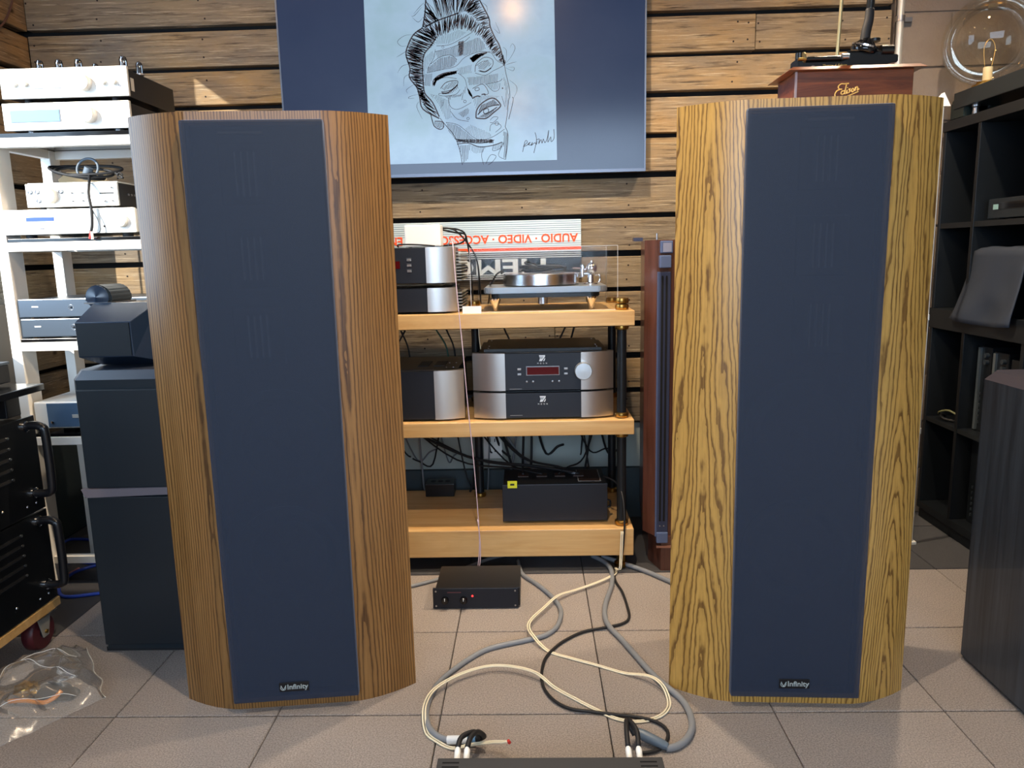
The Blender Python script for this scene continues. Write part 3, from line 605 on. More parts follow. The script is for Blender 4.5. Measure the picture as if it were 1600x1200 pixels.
# signature scribble
stroke([(1225, 1470), (1245, 1370), (1265, 1380), (1230, 1420), (1275, 1400), (1290, 1380), (1270, 1400), (1300, 1405), (1310, 1380), (1300, 1410), (1330, 1385), (1345, 1400), (1350, 1370)], 4)
stroke([(1330, 1290), (1345, 1360), (1325, 1480)], 4); stroke([(1345, 1360), (1370, 1350), (1365, 1395), (1385, 1355), (1395, 1390), (1405, 1350), (1420, 1385), (1440, 1340), (1450, 1270), (1445, 1380), (1470, 1330), (1475, 1375), (1500, 1340), (1495, 1260)], 4)
zmax = TVZ1-.02
add('ink_drawing', [(v.x, v.y, min(v.z, zmax)) for v in INKV], INKF, mat('ink', '14162A', .6), sc_)

# ------------------------------------------------------------------ maple equipment rack in the middle
RX0, RX1, RY0, RY1 = -.72, .357, 2.58, 3.06
rack = thing('equipment_rack', 'three shelf maple equipment rack with black posts and brass collars', 'rack', ((RX0+RX1)/2, (RY0+RY1)/2, 0))
box('shelf', RX0, RX1, RY0, RY1, .894, .946, MAPLE, rack, bev=.003)
box('shelf', RX0, RX1, RY0, RY1, .509, .562, MAPLE, rack, bev=.003)
box('base_shelf', RX0, RX1, RY0, RY1, .058, .160, MAPLE, rack, bev=.003)
box('shelf_back_rail', RX0+.02, RX1-.02, RY1-.03, RY1-.005, .562, .575, BLACKM, rack)
for (x, y) in ((.318, 2.625), (-.68, 2.625), (.325, 3.01), (-.68, 3.01), (-.222, 2.97)):
    for z0, z1 in ((.160, .509), (.562, .894)):
        po = cyl('post', (x, y, z0), .0165, z1-z0, BLACKM, rack, seg=18)
        front = y < 2.7
        if front:
            n = int((z1-z0-.03)/.006); vs = []; prof = []
            for k in range(n): prof += [(.0165, z0+.012+k*.006), (.0172, z0+.015+k*.006)]
            lathe('thread', [(r, h-z0) for r, h in prof], mat('oiled_thread', '2E3236', .35, .7), po, (x, y, z0), seg=16)
        for zc, h in ((z0, .02), (z1-.018, .018)):
            lathe('collar', [(.017, 0), (.0235, .003), (.0245, h*.5), (.0235, h-.003), (.017, h)], BRASS, rack, (x, y, zc), seg=22)
    for k in range(2 if y < 2.7 else 1): lathe('cap_nut', [(.012, 0), (.0225, .002), (.0245, .010), (.0225, .019), (.012, .0215)], BRASS, rack, (x, y, .946+k*.0215), seg=22)
    lathe('foot', [(.026, 0), (.026, .012), (.016, .02), (.016, .058)], BRASS, rack, (x, y if y > 2.7 else 2.63, 0), seg=20)

def moon_mark(parent, x, y, z, s=1):
    M_ = mat('mark_silver', 'D8DADC', .4, .3)
    a = .0105*s
    vs = [(x-a, y, z+a), (x+a, y, z+a), (x+a, y, z+a*.55), (x-a*.1, y, z-a), (x-a, y, z-a), (x-a*.75, y, z-a*.2)]
    add('emblem', vs, [tuple(range(6))], M_, parent)
    boxes('emblem_bar', [(x-a*.9, x+a*.5, y-.0012, y-.0004, z+a*.35, z+a*.5), (x-a*.9, x+a*.2, y-.0012, y-.0004, z-.05*a, z+a*.12)], ANOD, parent)
    add('emblem_bar', [(x+a*.3, y, z-a), (x+a*.7, y, z-a), (x+a, y, z-a*.4), (x+a, y, z+a*.2)], [(0, 1, 2, 3)], M_, parent)
    text('brand_word', 'MOON', .0068*s, M_, parent, (x, y-.0002, z-a-.008*s), space=2.3)
def curved_cheek(name, x0, x1, yf, z0, z1, parent, outer):
    # brushed end cheek of the facia, bowing back at its outer end
    pts = []
    for i in range(9):
        t = i/8; x = x0+(x1-x0)*t; e = t if outer > 0 else 1-t
        pts.append((x, yf+.026*e**2.0))
    pts += [(x1, yf+.05), (x0, yf+.05)]
    return prism(name, pts, z0, z1, 'z', ALU, parent, smooth=True)
def moon_amp(name, label, cat, x0, x1, yf, z0, z1, depth, detail, emblem=True):
    t = thing(name, label, cat, ((x0+x1)/2, yf+depth/2, z0))
    zf = z0+.008
    box('chassis', x0+.02, x1-.02, yf+.03, yf+depth, zf, z1+.0, BLACKM, t, bev=.002)
    w = (x1-x0)*.232 if x1-x0 > .3 else .1
    box('facia', x0+w-.004, x1-w+.004, yf+.004, yf+.04, zf, z1-.002, ANOD, t)
    curved_cheek('cheek', x0, x0+w, yf, zf-.001, z1, t, -1); curved_cheek('cheek', x1-w, x1, yf, zf-.001, z1, t, 1)
    for sx in (x0+.05, x1-.05):
        for sy in (yf+.06, yf+depth-.05): lathe('foot', [(.004, 0), (.012, .006), (.012, .009)], STEEL, t, (sx, sy, z0), seg=14)
    return t
yf = 2.605
ps = moon_amp('power_supply', 'low black and silver power supply under the preamplifier, plain facia', 'power supply', -.210, .289, yf, .562, .661, .36, 0)
moon_mark(ps, .037, yf+.0036, .637); box('model_line', -.080, -.036, yf+.003, yf+.005, .578, .5795, mat('mark_grey', '7A7E84', .5), ps)
pa = moon_amp('preamplifier', 'black and silver preamplifier with red display and large round knob', 'preamplifier', -.210, .289, yf, .6615, .802, .36, 1)
boxes('chassis_lid', [(-.17, .25, yf+.05, yf+.36, .802, .812)], BLACKM, pa)
for sx in (-.155, .235):
    for sy in (2.68, 2.74, 2.92): cyl('screw', (sx, sy, .812), .003, .0015, STEEL, pa, seg=10)
moon_mark(pa, .037, yf+.0036, .783)
dsp = box('display_bezel', -.020, .098, yf+.001, yf+.006, .722, .755, mat('bezel_grey', '8E9096', .3, .6), pa, bev=.0012); box('display_glass', -.017, .095, yf+.0003, yf+.003, .725, .752, DISPLAY, dsp)
for (x, z) in ((-.044, .745), (-.044, .727), (.120, .745), (.120, .727)): box('button', x-.0065, x+.0065, yf+.0, yf+.006, z-.0035, z+.0035, STEEL, pa, bev=.0012)
for (x, z) in ((-.018, .700), (.004, .700), (.073, .700), (.096, .700)): lathe('button', [(.0035, 0), (.0033, .004), (.0, .005)], STEEL, pa, (x, yf+.004, z), (0, -1, 0), 12)
box('model_line', -.080, -.036, yf+.003, yf+.005, .6735, .675, mat('mark_grey', '7A7E84', .5), pa)
kn = lathe('volume_knob', [(.026, 0), (.026, .008), (.0305, .010), (.0305, .030), (.0285, .034), (.0, .0345)], mat('satin_knob', 'C4CBD0', .33, .85), pa, (.180, yf+.004, .738), (0, -1, 0), 40)

a1 = moon_amp('power_amplifier', 'black and silver amplifier with three oval buttons, white box on top', 'amplifier', -.690, -.258, 2.605, 1.046, 1.176, .36, 1)
box('display_glass', -.49, -.4485, 2.607, 2.612, 1.105, 1.130, DISPLAY, a1)
for z in (1.133, 1.114, 1.095): box('button', -.424, -.409, 2.606, 2.612, z-.004, z+.004, STEEL, a1, bev=.0018)
for z in (1.139, 1.120, 1.101): box('button_print', -.425, -.408, 2.608, 2.6092, z, z+.0012, mat('mark_grey'), a1)
a2 = moon_amp('power_amplifier', 'black and silver amplifier standing on the top maple shelf under another amplifier', 'amplifier', -.690, -.257, 2.605, .946, 1.036, .36, 1)
for t, z0, z1 in ((a1, 1.058, 1.17), (a2, .957, 1.03)):
    for k in range(int((z1-z0)/.011)): box('heatsink_fin', -.278, -.243, 2.68, 2.95, z0+k*.011, z0+k*.011+.004, mat('fin_grey', '8F8A80', .4, .7), t)
a3 = moon_amp('power_amplifier', 'tall black and silver amplifier beside the preamplifier on the middle shelf', 'amplifier', -.690, -.243, 2.605, .562, .745, .38, 1)
for x in (-.40, -.34): box('lid_vent', x-.02, x+.02, 2.72, 2.84, .7455, .7475, mat('vent_mesh', '2A3236', .6), a3)
for x in (-.285, -.31): cyl('screw', (x, 2.69, .745), .003, .0015, STEEL, a3, seg=10); cyl('screw', (x, 2.80, .745), .003, .0015, STEEL, a3, seg=10)

rt = thing('network_box', 'white plastic network box on top of the stacked amplifiers', 'router', (-.38, 2.74, 1.176))
box('body', -.443, -.314, 2.70, 2.78, 1.178, 1.256, WHITEP, rt, bev=.006, seg=3)
box('back_plate', -.436, -.321, 2.7805, 2.784, 1.185, 1.25, WHITEM, rt)
for x in (-.43, -.33): cyl('foot', (x, 2.74, 1.1765), .006, .003, BLACKR, rt, seg=12)
for k, pts in enumerate(([(-.316, 2.775, 1.243), (-.28, 2.80, 1.243), (-.245, 2.82, 1.232), (-.236, 2.83, 1.21), (-.255, 2.83, 1.19), (-.30, 2.80, 1.183), (-.36, 2.80, 1.181)],
                         [(-.316, 2.775, 1.246), (-.27, 2.80, 1.235), (-.225, 2.85, 1.18), (-.205, 2.95, 1.12), (-.2, 3.0, 1.03), (-.2, 3.02, .952)],
                         [(-.316, 2.775, 1.238), (-.27, 2.81, 1.228), (-.24, 2.83, 1.222), (-.232, 2.84, 1.195), (-.225, 2.9, 1.1), (-.23, 3.0, .96)],
                         [(-.46, 2.66, 1.1795), (-.455, 2.645, 1.187), (-.40, 2.64, 1.186), (-.36, 2.64, 1.183), (-.33, 2.65, 1.1795)])):
    tagged(tube('router_cable', pts, .0032 if k < 3 else .0028, BLACKR), ['black lead looping behind the white network box', 'black lead dropping from the white network box towards the dust cover', 'second black lead curling off the white network box', 'short black lead lying in front of the white network box'][k], 'cable')

# turntable under its clear cover
tt = thing('turntable', 'grey plinth turntable with thick silver platter on cone feet', 'turntable', (.055, 2.80, .946))
pl = [(-.165, 2.645), (.272, 2.645), (.272, 2.955), (-.165, 2.955)]
def rrect(x0, x1, y0, y1, r, n=5):
    out = []
    for cx, cy, a0 in ((x1-r, y0+r, -90), (x1-r, y1-r, 0), (x0+r, y1-r, 90), (x0+r, y0+r, 180)):
        for k in range(n+1):
            a = math.radians(a0+90*k/n); out.append((cx+r*math.cos(a), cy+r*math.sin(a)))
    return out
prism('plinth', rrect(-.165, .272, 2.645, 2.955, .03), 1.009, 1.030, 'z', mat('plinth_grey', '8C9196', .3, .5), tt, bev=.003)
prism('lower_plinth', rrect(-.140, .247, 2.665, 2.935, .03), .992, 1.009, 'z', BLACKP, tt, bev=.003)
for x, y in ((-.125, 2.675), (.215, 2.675), (.045, 2.91)):
    lathe('cone_foot', [(.004, 0), (.008, .004), (.017, .036), (.019, .04), (.019, .046)], CHROME, tt, (x, y, .946), seg=22)
cyl('motor_pod', (.045, 2.70, .968), .018, .024, STEEL, tt, seg=22)
lathe('platter', [(.132, 0), (.140, .003), (.140, .040), (.137, .043), (.0, .043)], ALU_T, tt, (.04, 2.80, 1.031), seg=56)
cyl('spindle', (.04, 2.80, 1.074), .0035, .012, CHROME, tt, seg=12)
ar = lathe('arm_base', [(.026, 0), (.026, .004), (.012, .008), (.010, .034), (.006, .036)], CHROME, tt, (.222, 2.78, 1.030), seg=22)
cyl('arm_post', (.193, 2.79, 1.056), .0085, .046, CHROME, ar, seg=18, bev=.0015)
cyl('arm_bridge', (.193, 2.79, 1.068), .006, .034, CHROME, ar, (1, 0, 0), 14)
lathe('counterweight', [(.0, -.02), (.012, -.018), (.02, -.01), (.022, 0), (.02, .01), (.012, .018), (0, .02)], CHROME, ar, (.226, 2.775, 1.088), (1, -.4, 0), 26)
cyl('bearing_knob', (.226, 2.775, 1.108), .004, .007, CHROME, ar, seg=12)
tube('arm_clip', [(.238, 2.77, 1.062), (.252, 2.765, 1.064), (.256, 2.765, 1.05), (.25, 2.765, 1.036)], .0032, CHROME, ar)
tube('tonearm_wand', [(.205, 2.78, 1.084), (.19, 2.85, 1.085), (.165, 2.92, 1.086)], .0045, CHROME, ar)
# coil of black leads on the platter
rc = random.Random(5)
for k in range(6):
    pts = []; ph = rc.uniform(0, 6.28); cx = .035+rc.uniform(-.02, .025); cy = 2.80+rc.uniform(-.02, .02); rx = rc.uniform(.055, .098); ry = rc.uniform(.03, .075); lift = rc.uniform(.0, .022); tilt = rc.uniform(-.5, .5)
    for i in range(13):
        a = ph+i*.56*(1 if k % 2 else -1); q = rx*math.cos(a)*(1-.02*i); w_ = ry*math.sin(a)
        pts.append((cx+q*math.cos(tilt)-w_*math.sin(tilt), cy+q*math.sin(tilt)+w_*math.cos(tilt), 1.079+.003*k+lift*max(0, math.sin(a*1.0+k))+rc.uniform(0, .004)))
    tagged(tube('turntable_lead', pts, (.0034, .0042, .003)[k % 3], BLACKR if k % 3 else mat('charcoal_lead', '2C2F34', .4), seg=6, sub=4), 'black lead coiled on the turntable platter', 'cable', 'black leads heaped on the platter')
tagged(tube('phono_lead', [(-.098, 2.80, 1.080), (-.11, 2.78, 1.082), (-.125, 2.77, 1.07), (-.142, 2.79, 1.042), (-.150, 2.85, 1.036), (-.155, 2.94, 1.035), (-.165, 3.0, .97), (-.17, 3.02, .952)], .0035, BLACKR), 'black plug lead hanging off the left rim of the platter', 'cable')
dc = thing('dust_cover', 'clear acrylic dust cover standing over the turntable', 'dust cover', (.048, 2.80, .946))
CX0, CX1, CY0, CY1, CZ0, CZ1 = -.208, .304, 2.625, 3.02, .9465, 1.168
box('front_panel', CX0, CX1, CY0, CY0+.004, CZ0, CZ1, ACRYL, dc); box('back_panel', CX0, CX1, CY1-.004, CY1, CZ0, CZ1, ACRYL, dc)
box('side_panel', CX0, CX0+.004, CY0+.0045, CY1-.0045, CZ0, CZ1, ACRYL, dc); box('side_panel', CX1-.004, CX1, CY0+.0045, CY1-.0045, CZ0, CZ1, ACRYL, dc)
box('top_panel', CX0+.0045, CX1-.0045, CY0+.0045, CY1-.0045, CZ1-.004, CZ1, ACRYL, dc)
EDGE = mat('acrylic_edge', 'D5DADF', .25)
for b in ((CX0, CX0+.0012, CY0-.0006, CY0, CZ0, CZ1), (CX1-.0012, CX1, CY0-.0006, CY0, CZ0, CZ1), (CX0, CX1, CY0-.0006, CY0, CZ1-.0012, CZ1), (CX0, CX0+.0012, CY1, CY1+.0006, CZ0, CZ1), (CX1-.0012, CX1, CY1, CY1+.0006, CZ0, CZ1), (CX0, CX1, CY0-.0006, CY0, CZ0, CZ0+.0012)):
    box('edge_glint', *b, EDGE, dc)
tagged(box('paper_card', -.235, -.17, 2.585, 2.586, .9465, .972, WHITEP), 'small white card on the top maple shelf before the dust cover', 'card')

# upside-down shop sign on the planks
sg = thing('shop_sign', 'upside down printed audio shop sign in white, orange and black', 'sign', (-.3, 3.125, 1.04))
SY = 3.112
box('panel', -.86, .211, SY, 3.138, 1.040, 1.279, PAPERW, sg)
for k in range(7): box('thin_line', -.86, .211, SY-.0008, SY, 1.272-.0085*k, 1.2733-.0085*k, mat('line_blue', '4A6A80', .5), sg)
for k in range(3): box('thin_line', -.86, .211, SY-.0008, SY, 1.192-.0085*k, 1.1933-.0085*k, mat('line_blue'), sg)
box('orange_stripe', -.86, .211, SY-.0008, SY, 1.158, 1.171, ORANGE, sg)
box('black_field', -.86, .211, SY-.0008, SY, 1.040, 1.152, SIGNBLK, sg)
for z in (1.146, 1.138, 1.130, 1.062, 1.054, 1.046): box('white_stripe', -.86, .211, SY-.0014, SY-.0008, z-.0016, z+.0016, SIGNGRY, sg)
UP = (math.pi/2, math.pi, 0)
text('slogan', 'AUDIO · VIDEO · ACCESSORIES', .0475, ORANGE, sg, (.197, SY-.001, 1.208), UP, bold=.0009, sx=.985, align='LEFT')
text('slogan', '· EN', .0475, ORANGE, sg, (-.492, SY-.001, 1.208), UP, bold=.0009, sx=.985, align='LEFT')
text('shop_name', 'MEMOREX', .090, SIGNGRY, sg, (.073, SY-.0014, 1.096), UP, bold=.0022, sx=1.62, align='LEFT')

# lower shelf: power conditioner with leads
pc = thing('power_conditioner', 'long black metal power conditioner box with a yellow sticker', 'power conditioner', (.077, 2.76, .160))
box('body', -.115, .268, 2.66, 2.86, .170, .306, BLACKM, pc, bev=.003)
box('front_plate', -.117, .270, 2.648, 2.66, .168, .309, ANOD, pc, bev=.002)
for x in (-.09, .24):
    for y in (2.69, 2.83): cyl('foot', (x, y, .160), .011, .011, BLACKR, pc, seg=14)
for k, x in enumerate((-.04, .03, .1, .17)): box('outlet', x-.02, x+.02, 2.75, 2.79, .306, .310, mat('socket_brown', '3A2A24', .5), pc, bev=.001)
box('outlet_window', .165, .25, 2.69, 2.84, .306, .3065, mat('outlet_line', '8C8E92', .4), pc); box('outlet_panel', .168, .247, 2.693, 2.837, .3066, .3072, mat('dark_brown_panel', '2A1D18', .5), pc)
st = box('sticker', -.097, -.062, 2.6465, 2.648, .297, .324, YELLOW, pc, label='yellow sticker'); box('sticker_print', -.087, -.072, 2.6458, 2.6464, .307, .314, SIGNBLK, st)
tube('side_handle', [(.270, 2.70, .20), (.284, 2.70, .205), (.284, 2.70, .225), (.270, 2.70, .23)], .004, BLACKP, pc)
rc = random.Random(11)
for k in range(30):
    x0 = rc.uniform(-.6, .28); x1 = x0+rc.uniform(-.16, .16)
    if k < 9: x1 = rc.choice((-.04, .03, .1, .17))+rc.uniform(-.01, .01); y1 = 2.77; z1 = .312
    elif k < 20: y1 = rc.uniform(2.98, 3.05); z1 = .170
    else: y1 = 3.150; z1 = rc.uniform(.25, .34)
    y0 = rc.uniform(3.075, 3.1); sag = rc.uniform(.02, .10)
    pts = [(x0, y0, .55), (x0+rc.uniform(-.01, .01), y0, .46), (.6*x0+.4*x1, .5*(y0+y1)+.03, max(.18, .5*(z1+.42)-sag)), (.2*x0+.8*x1, .2*y0+.8*y1, max(.178, z1+.02-sag*.3)), (x1, y1, z1)]
    pts = [(p[0], p[1], p[2]) for p in pts]
    g = k % 5 == 4
    tagged(tube('power_lead', pts, rc.choice((.0035, .0045, .0055)), mat('grey_lead', '6C7076', .5) if g else BLACKR, seg=6), ('grey' if g else 'black')+(' lead running down into the top of the power conditioner', ' lead dropping behind the rack onto the rear of the base shelf', ' lead drooping to the pale wall panel behind the lower shelf')[0 if k < 9 else 1 if k < 20 else 2], 'cable', ('grey' if g else 'black')+(' leads into the power conditioner', ' leads down to the base shelf', ' leads to the wall panel')[0 if k < 9 else 1 if k < 20 else 2])
for k in range(7):
    x = (-.56, -.50, -.42, -.37, -.13, .16, .19)[k]; xe = x+(.05, -.06, .07, .05, .05, -.05, -.03)[k]
    tagged(tube('signal_lead', [(x, 3.075, .90), (x*.6+xe*.4, 3.09, .84), (xe, 3.08, .76), (xe+.01, 3.08, .60)], .0038, BLACKR if k != 2 else mat('green_lead', '2E5A4C', .5), seg=6), 'green lead hanging behind the rack under the top shelf' if k == 2 else 'black lead hanging behind the rack under the top shelf', 'cable', None if k == 2 else 'black leads under the top shelf')
tagged(tube('headphone_lead', [(.262, 2.72, .315), (.30, 2.66, .31), (.318, 2.60, .28), (.322, 2.565, .2), (.318, 2.56, .11), (.312, 2.558, .06), (.305, 2.55, .012)], .0035, BLACKR), 'black lead hanging in front of the right rack post', 'cable')
pb = thing('power_strip', 'small black power strip box at the back of the lower shelf', 'power strip', (-.4, 3.0, .16))
box('body', -.45, -.33, 2.97, 3.05, .16, .215, BLACKP, pb, bev=.004); 
for x in (-.42, -.39, -.36): cyl('socket', (x, 3.01, .215), .011, .002, BLACKR, pb, seg=14)
tagged(tube('thin_wire', [(-.288, 2.70, 1.181), (-.277, 2.66, 1.197), (-.262, 2.60, 1.185), (-.256, 2.575, 1.10), (-.246, 2.57, .95), (-.236, 2.57, .80), (-.226, 2.568, .62), (-.214, 2.568, .45), (-.206, 2.568, .30), (-.201, 2.566, .16), (-.203, 2.56, .08), (-.215, 2.552, .012), (-.245, 2.53, .006), (-.262, 2.50, .05)], .0017, PINKC), 'thin pinkish wire hanging down the front of the maple rack', 'wire')
tagged(tube('thin_wire', [(-.205, 2.563, .21), (-.198, 2.562, .13), (-.2, 2.555, .05), (-.212, 2.54, .008), (-.22, 2.51, .03)], .0018, PINKC), 'short pinkish wire running beside the thin hanging wire by the base shelf', 'wire')
tagged(tube('tag_string', [(-.184, 2.62, .905), (-.183, 2.62, .86), (-.18, 2.64, .815)], .0012, WHITEC), 'thin white string hanging over the corner of the preamplifier', 'string')

# small black line amplifier on the carpet
lp = thing('line_amplifier', 'small black two-knob amplifier with a red light on the carpet', 'amplifier', (-.2, 2.385, 0))
box('case', -.330, -.052, 2.30, 2.475, .006, .071, BLACKM, lp, bev=.002)
box('facia', -.338, -.058, 2.290, 2.300, .004, .073, ANOD, lp, bev=.0015)
for x in (-.298, -.237): 
    k_ = lathe('knob', [(.012, 0), (.012, .012), (.010, .015), (0, .0155)], BLACKG, lp, (x, 2.290, .035), (0, -1, 0), 22); box('pointer', x-.001, x+.001, 2.2735, 2.2745, .036, .046, WHITEP, k_)
lathe('indicator_light', [(.003, 0), (.003, .002), (0, .003)], LED, lp, (-.208, 2.290, .047), (0, -1, 0), 10)
for x in (-.328, -.068):
    for z in (.013, .064): cyl('screw', (x, 2.2895, z), .003, .001, STEEL, lp, (0, -1, 0), 10)
box('printed_line', -.29, -.245, 2.2893, 2.2899, .058, .061, mat('faint_red_print', '5A343A', .5), lp)
for x in (-.32, -.07):
    for y in (2.32, 2.45): cyl('foot', (x, y, 0), .009, .006, BLACKR, lp, seg=12)

# ------------------------------------------------------------------ white rack in the sun
LX0, LX1, LY0, LY1 = -1.777, -1.19, 2.50, 2.85
wrk = thing('white_rack', 'white metal rack with glass shelves standing in the sunlight', 'rack', ((LX0+LX1)/2, (LY0+LY1)/2, 0))
for x in (LX0, LX1-.036):
    for y, d in ((LY0, .075), (LY1-.06, .06)): box('post', x, x+.036, y, y+d, 0, 1.557, WHITEM, wrk, bev=.003)
SHELF_Z = (1.557, 1.222, .887, .555)
for z in SHELF_Z:
    t0 = .030
    fr = box('front_rail', LX0+.0365, LX1-.0365, LY0, LY0+.03, z-t0, z, WHITEM, wrk, bev=.002)
    box('rear_rail', LX0+.0365, LX1-.0365, LY1-.03, LY1, z-t0, z, WHITEM, wrk, bev=.002)
    for x in (LX0, LX1-.036): box('side_rail', x+.004, x+.032, LY0+.076, LY1-.061, z-t0, z, WHITEM, wrk)
    cyl('rail_screw', (LX1-.09, LY0+.001, z-.014), .004, .002, STEEL, fr, (0, -1, 0), 10)
    if z > 1.5: gz = box('glass_shelf', LX0, LX1, LY0+.002, LY1, z+.0005, z+.0135, BLACKG, wrk, bev=.001)
    else: gz = box('glass_shelf', LX0+.038, LX1-.038, LY0+.002, LY1, z+.0005, z+.0115, BLACKG, wrk, bev=.001)
box('bottom_rail', LX0+.0365, LX1-.0365, LY0+.02, LY0+.05, .08, .105, WHITEM, wrk)
box('bottom_rail', LX0+.0365, LX1-.0365, LY1-.04, LY1-.01, .08, .105, WHITEM, wrk)

def knob(parent, x, y, z, r, h, m, mark=None):
    k = lathe('knob', [(r*1.0, 0), (r, h*.75), (r*.88, h), (0, h)], m, parent, (x, y, z), (0, -1, 0), 30)
    if mark: box('pointer', x-r*.06, x+r*.06, y-h-.0006, y-h+.0005, z+r*.25, z+r*.8, mark, k)
    return k
# tube preamplifier, top of the rack
tp = thing('tube_preamplifier', 'silver faced tube preamplifier with glass valves, topmost on the white rack', 'amplifier', (-1.48, 2.67, 1.671))
box('facia', -1.692, -1.276, 2.500, 2.512, 1.676, 1.768, SILVER, tp, bev=.003)
box('chassis', -1.680, -1.288, 2.512, 2.845, 1.678, 1.764, BLACKM, tp, bev=.002)
for x in (-1.63, -1.34):
    for y in (2.54, 2.80): cyl('foot', (x, y, 1.6605), .012, .0175, BLACKR, tp, seg=14)
knob(tp, -1.418, 2.500, 1.718, .026, .022, SILVER)
for x in (-1.645, -1.61, -1.355, -1.320): knob(tp, x, 2.500, 1.719, .009, .012, SILVER)
for x in (-1.57, -1.51): box('printed_label', x-.014, x+.016, 2.4992, 2.5, 1.703, 1.7075, mat('print_grey', '6A6E78', .5), tp)
box('printed_label', -1.306, -1.298, 2.4992, 2.5, 1.703, 1.711, mat('print_grey'), tp)
box('side_plate', -1.2875, -1.2865, 2.54, 2.56, 1.70, 1.74, SILVER, tp)
VALVE = clear('valve_glass', (.92, .94, .97, 1), 1.3)
for (x, y, r, h) in ((-1.605, 2.58, .012, .045), (-1.54, 2.58, .012, .045), (-1.475, 2.58, .012, .045), (-1.57, 2.62, .009, .03), (-1.51, 2.62, .009, .03), (-1.43, 2.60, .010, .034), (-1.325, 2.58, .0125, .05), (-1.293, 2.62, .011, .04)):
    v = lathe('valve', [(r, 0), (r, h*.72), (r*.8, h*.9), (r*.25, h), (0, h*1.08)], VALVE, tp, (x, y, 1.768), seg=16)
    cyl('plate', (x, y, 1.770), r*.55, h*.55, DARKGREY, v, seg=10); lathe('getter', [(r*.82, h*.74), (r*.68, h*.9), (r*.1, h*.98)], CHROME, v, (x, y, 1.768), seg=14)
    cyl('base', (x, y, 1.764), r*1.25, .005, STEEL, v, seg=16)
# silver player with a pale display
sp = thing('disc_player', 'silver faced player with a pale blue display and large knob under the tube preamplifier', 'player', (-1.48, 2.67, 1.571))
box('facia', -1.695, -1.278, 2.497, 2.510, 1.577, 1.662, SILVER, sp, bev=.003)
box('chassis', -1.684, -1.290, 2.510, 2.83, 1.5785, 1.6595, BLACKM, sp, bev=.002)
box('display_frame', -1.670, -1.505, 2.4955, 2.4975, 1.601, 1.640, mat('print_grey'), sp); box('display_glass', -1.667, -1.508, 2.4945, 2.4956, 1.603, 1.638, LCD, sp)
knob(sp, -1.412, 2.497, 1.620, .027, .024, SILVER)
for x in (-1.63, -1.34):
    for y in (2.54, 2.79): cyl('foot', (x, y, 1.5705), .014, .0085, STEEL, sp, seg=14)
# grey phono / headphone amplifier on a wide silver preamplifier
ip = thing('stereo_preamplifier', 'wide silver preamplifier with a small blue display on the second glass shelf', 'preamplifier', (-1.53, 2.67, 1.2335))
box('facia', -1.742, -1.300, 2.500, 2.514, 1.246, 1.327, SILVER, ip, bev=.003)
box('chassis', -1.738, -1.312, 2.514, 2.84, 1.248, 1.3255, SILVER, ip, bev=.002)
box('display_glass', -1.665, -1.572, 2.4985, 2.5005, 1.289, 1.302, LCDB, ip); box('socket', -1.622, -1.609, 2.4988, 2.5003, 1.262, 1.268, mat('print_grey'), ip)
kk = knob(ip, -1.345, 2.500, 1.285, .022, .016, SILVER)
for a in range(8): cyl('dot', (-1.345+.015*math.cos(a*.785), 2.4845, 1.285+.015*math.sin(a*.785)), .0015, .001, DARKGREY, kk, (0, -1, 0), 8)
lathe('button', [(.003, 0), (.003, .003), (0, .0035)], BLACKP, ip, (-1.405, 2.5, 1.268), (0, -1, 0), 10)
for x in (-1.68, -1.35):
    for y in (2.54, 2.8): cyl('foot', (x, y, 1.2338), .017, .0125, BLACKR, ip, seg=16)
ph = thing('headphone_amplifier', 'compact silver headphone amplifier with black sides and many small switches', 'amplifier', (-1.53, 2.66, 1.328))
box('facia', -1.675, -1.365, 2.530, 2.540, 1.336, 1.412, SILVER, ph, bev=.002)
box('chassis', -1.672, -1.368, 2.540, 2.80, 1.337, 1.411, BLACKM, ph, bev=.002); box('lid', -1.672, -1.368, 2.541, 2.80, 1.4115, 1.4155, SILVER, ph)
knob(ph, -1.592, 2.530, 1.372, .026, .018, SILVER, STEEL); 
for (x, z) in ((-1.66, 1.386), (-1.636, 1.386), (-1.556, 1.386), (-1.634, 1.357)): lathe('jack', [(.008, 0), (.008, .004), (.005, .005), (.004, .002), (0, .002)], STEEL, ph, (x, 2.530, z), (0, -1, 0), 16)
for (x, z) in ((-1.52, 1.380), (-1.485, 1.380), (-1.52, 1.354), (-1.485, 1.354), (-1.385, 1.395), (-1.385, 1.352), (-1.41, 1.352)): cyl('toggle', (x, 2.530, z), .0035, .010, STEEL, ph, (0, -1, .2), 10)
box('slider', -1.425, -1.378, 2.5285, 2.5305, 1.375, 1.379, BLACKP, ph)
for x in (-1.64, -1.40):
    for y in (2.56, 2.77): cyl('foot', (x, y, 1.3275), .009, .009, BLACKR, ph, seg=12)
for k in range(4): cyl('side_socket', (-1.367, 2.60+.02*k, 1.376), .004, .003, STEEL, ph, (1, 0, 0), 10)
tagged(prism('cardboard_tag', [(-1.655, 1.416), (-1.49, 1.416), (-1.49, 1.468), (-1.63, 1.468), (-1.665, 1.442)], 2.70, 2.703, 'y', mat('cardboard', 'C9AE86', .8), None), 'pale cardboard tag leaning on the headphone amplifier', 'card')
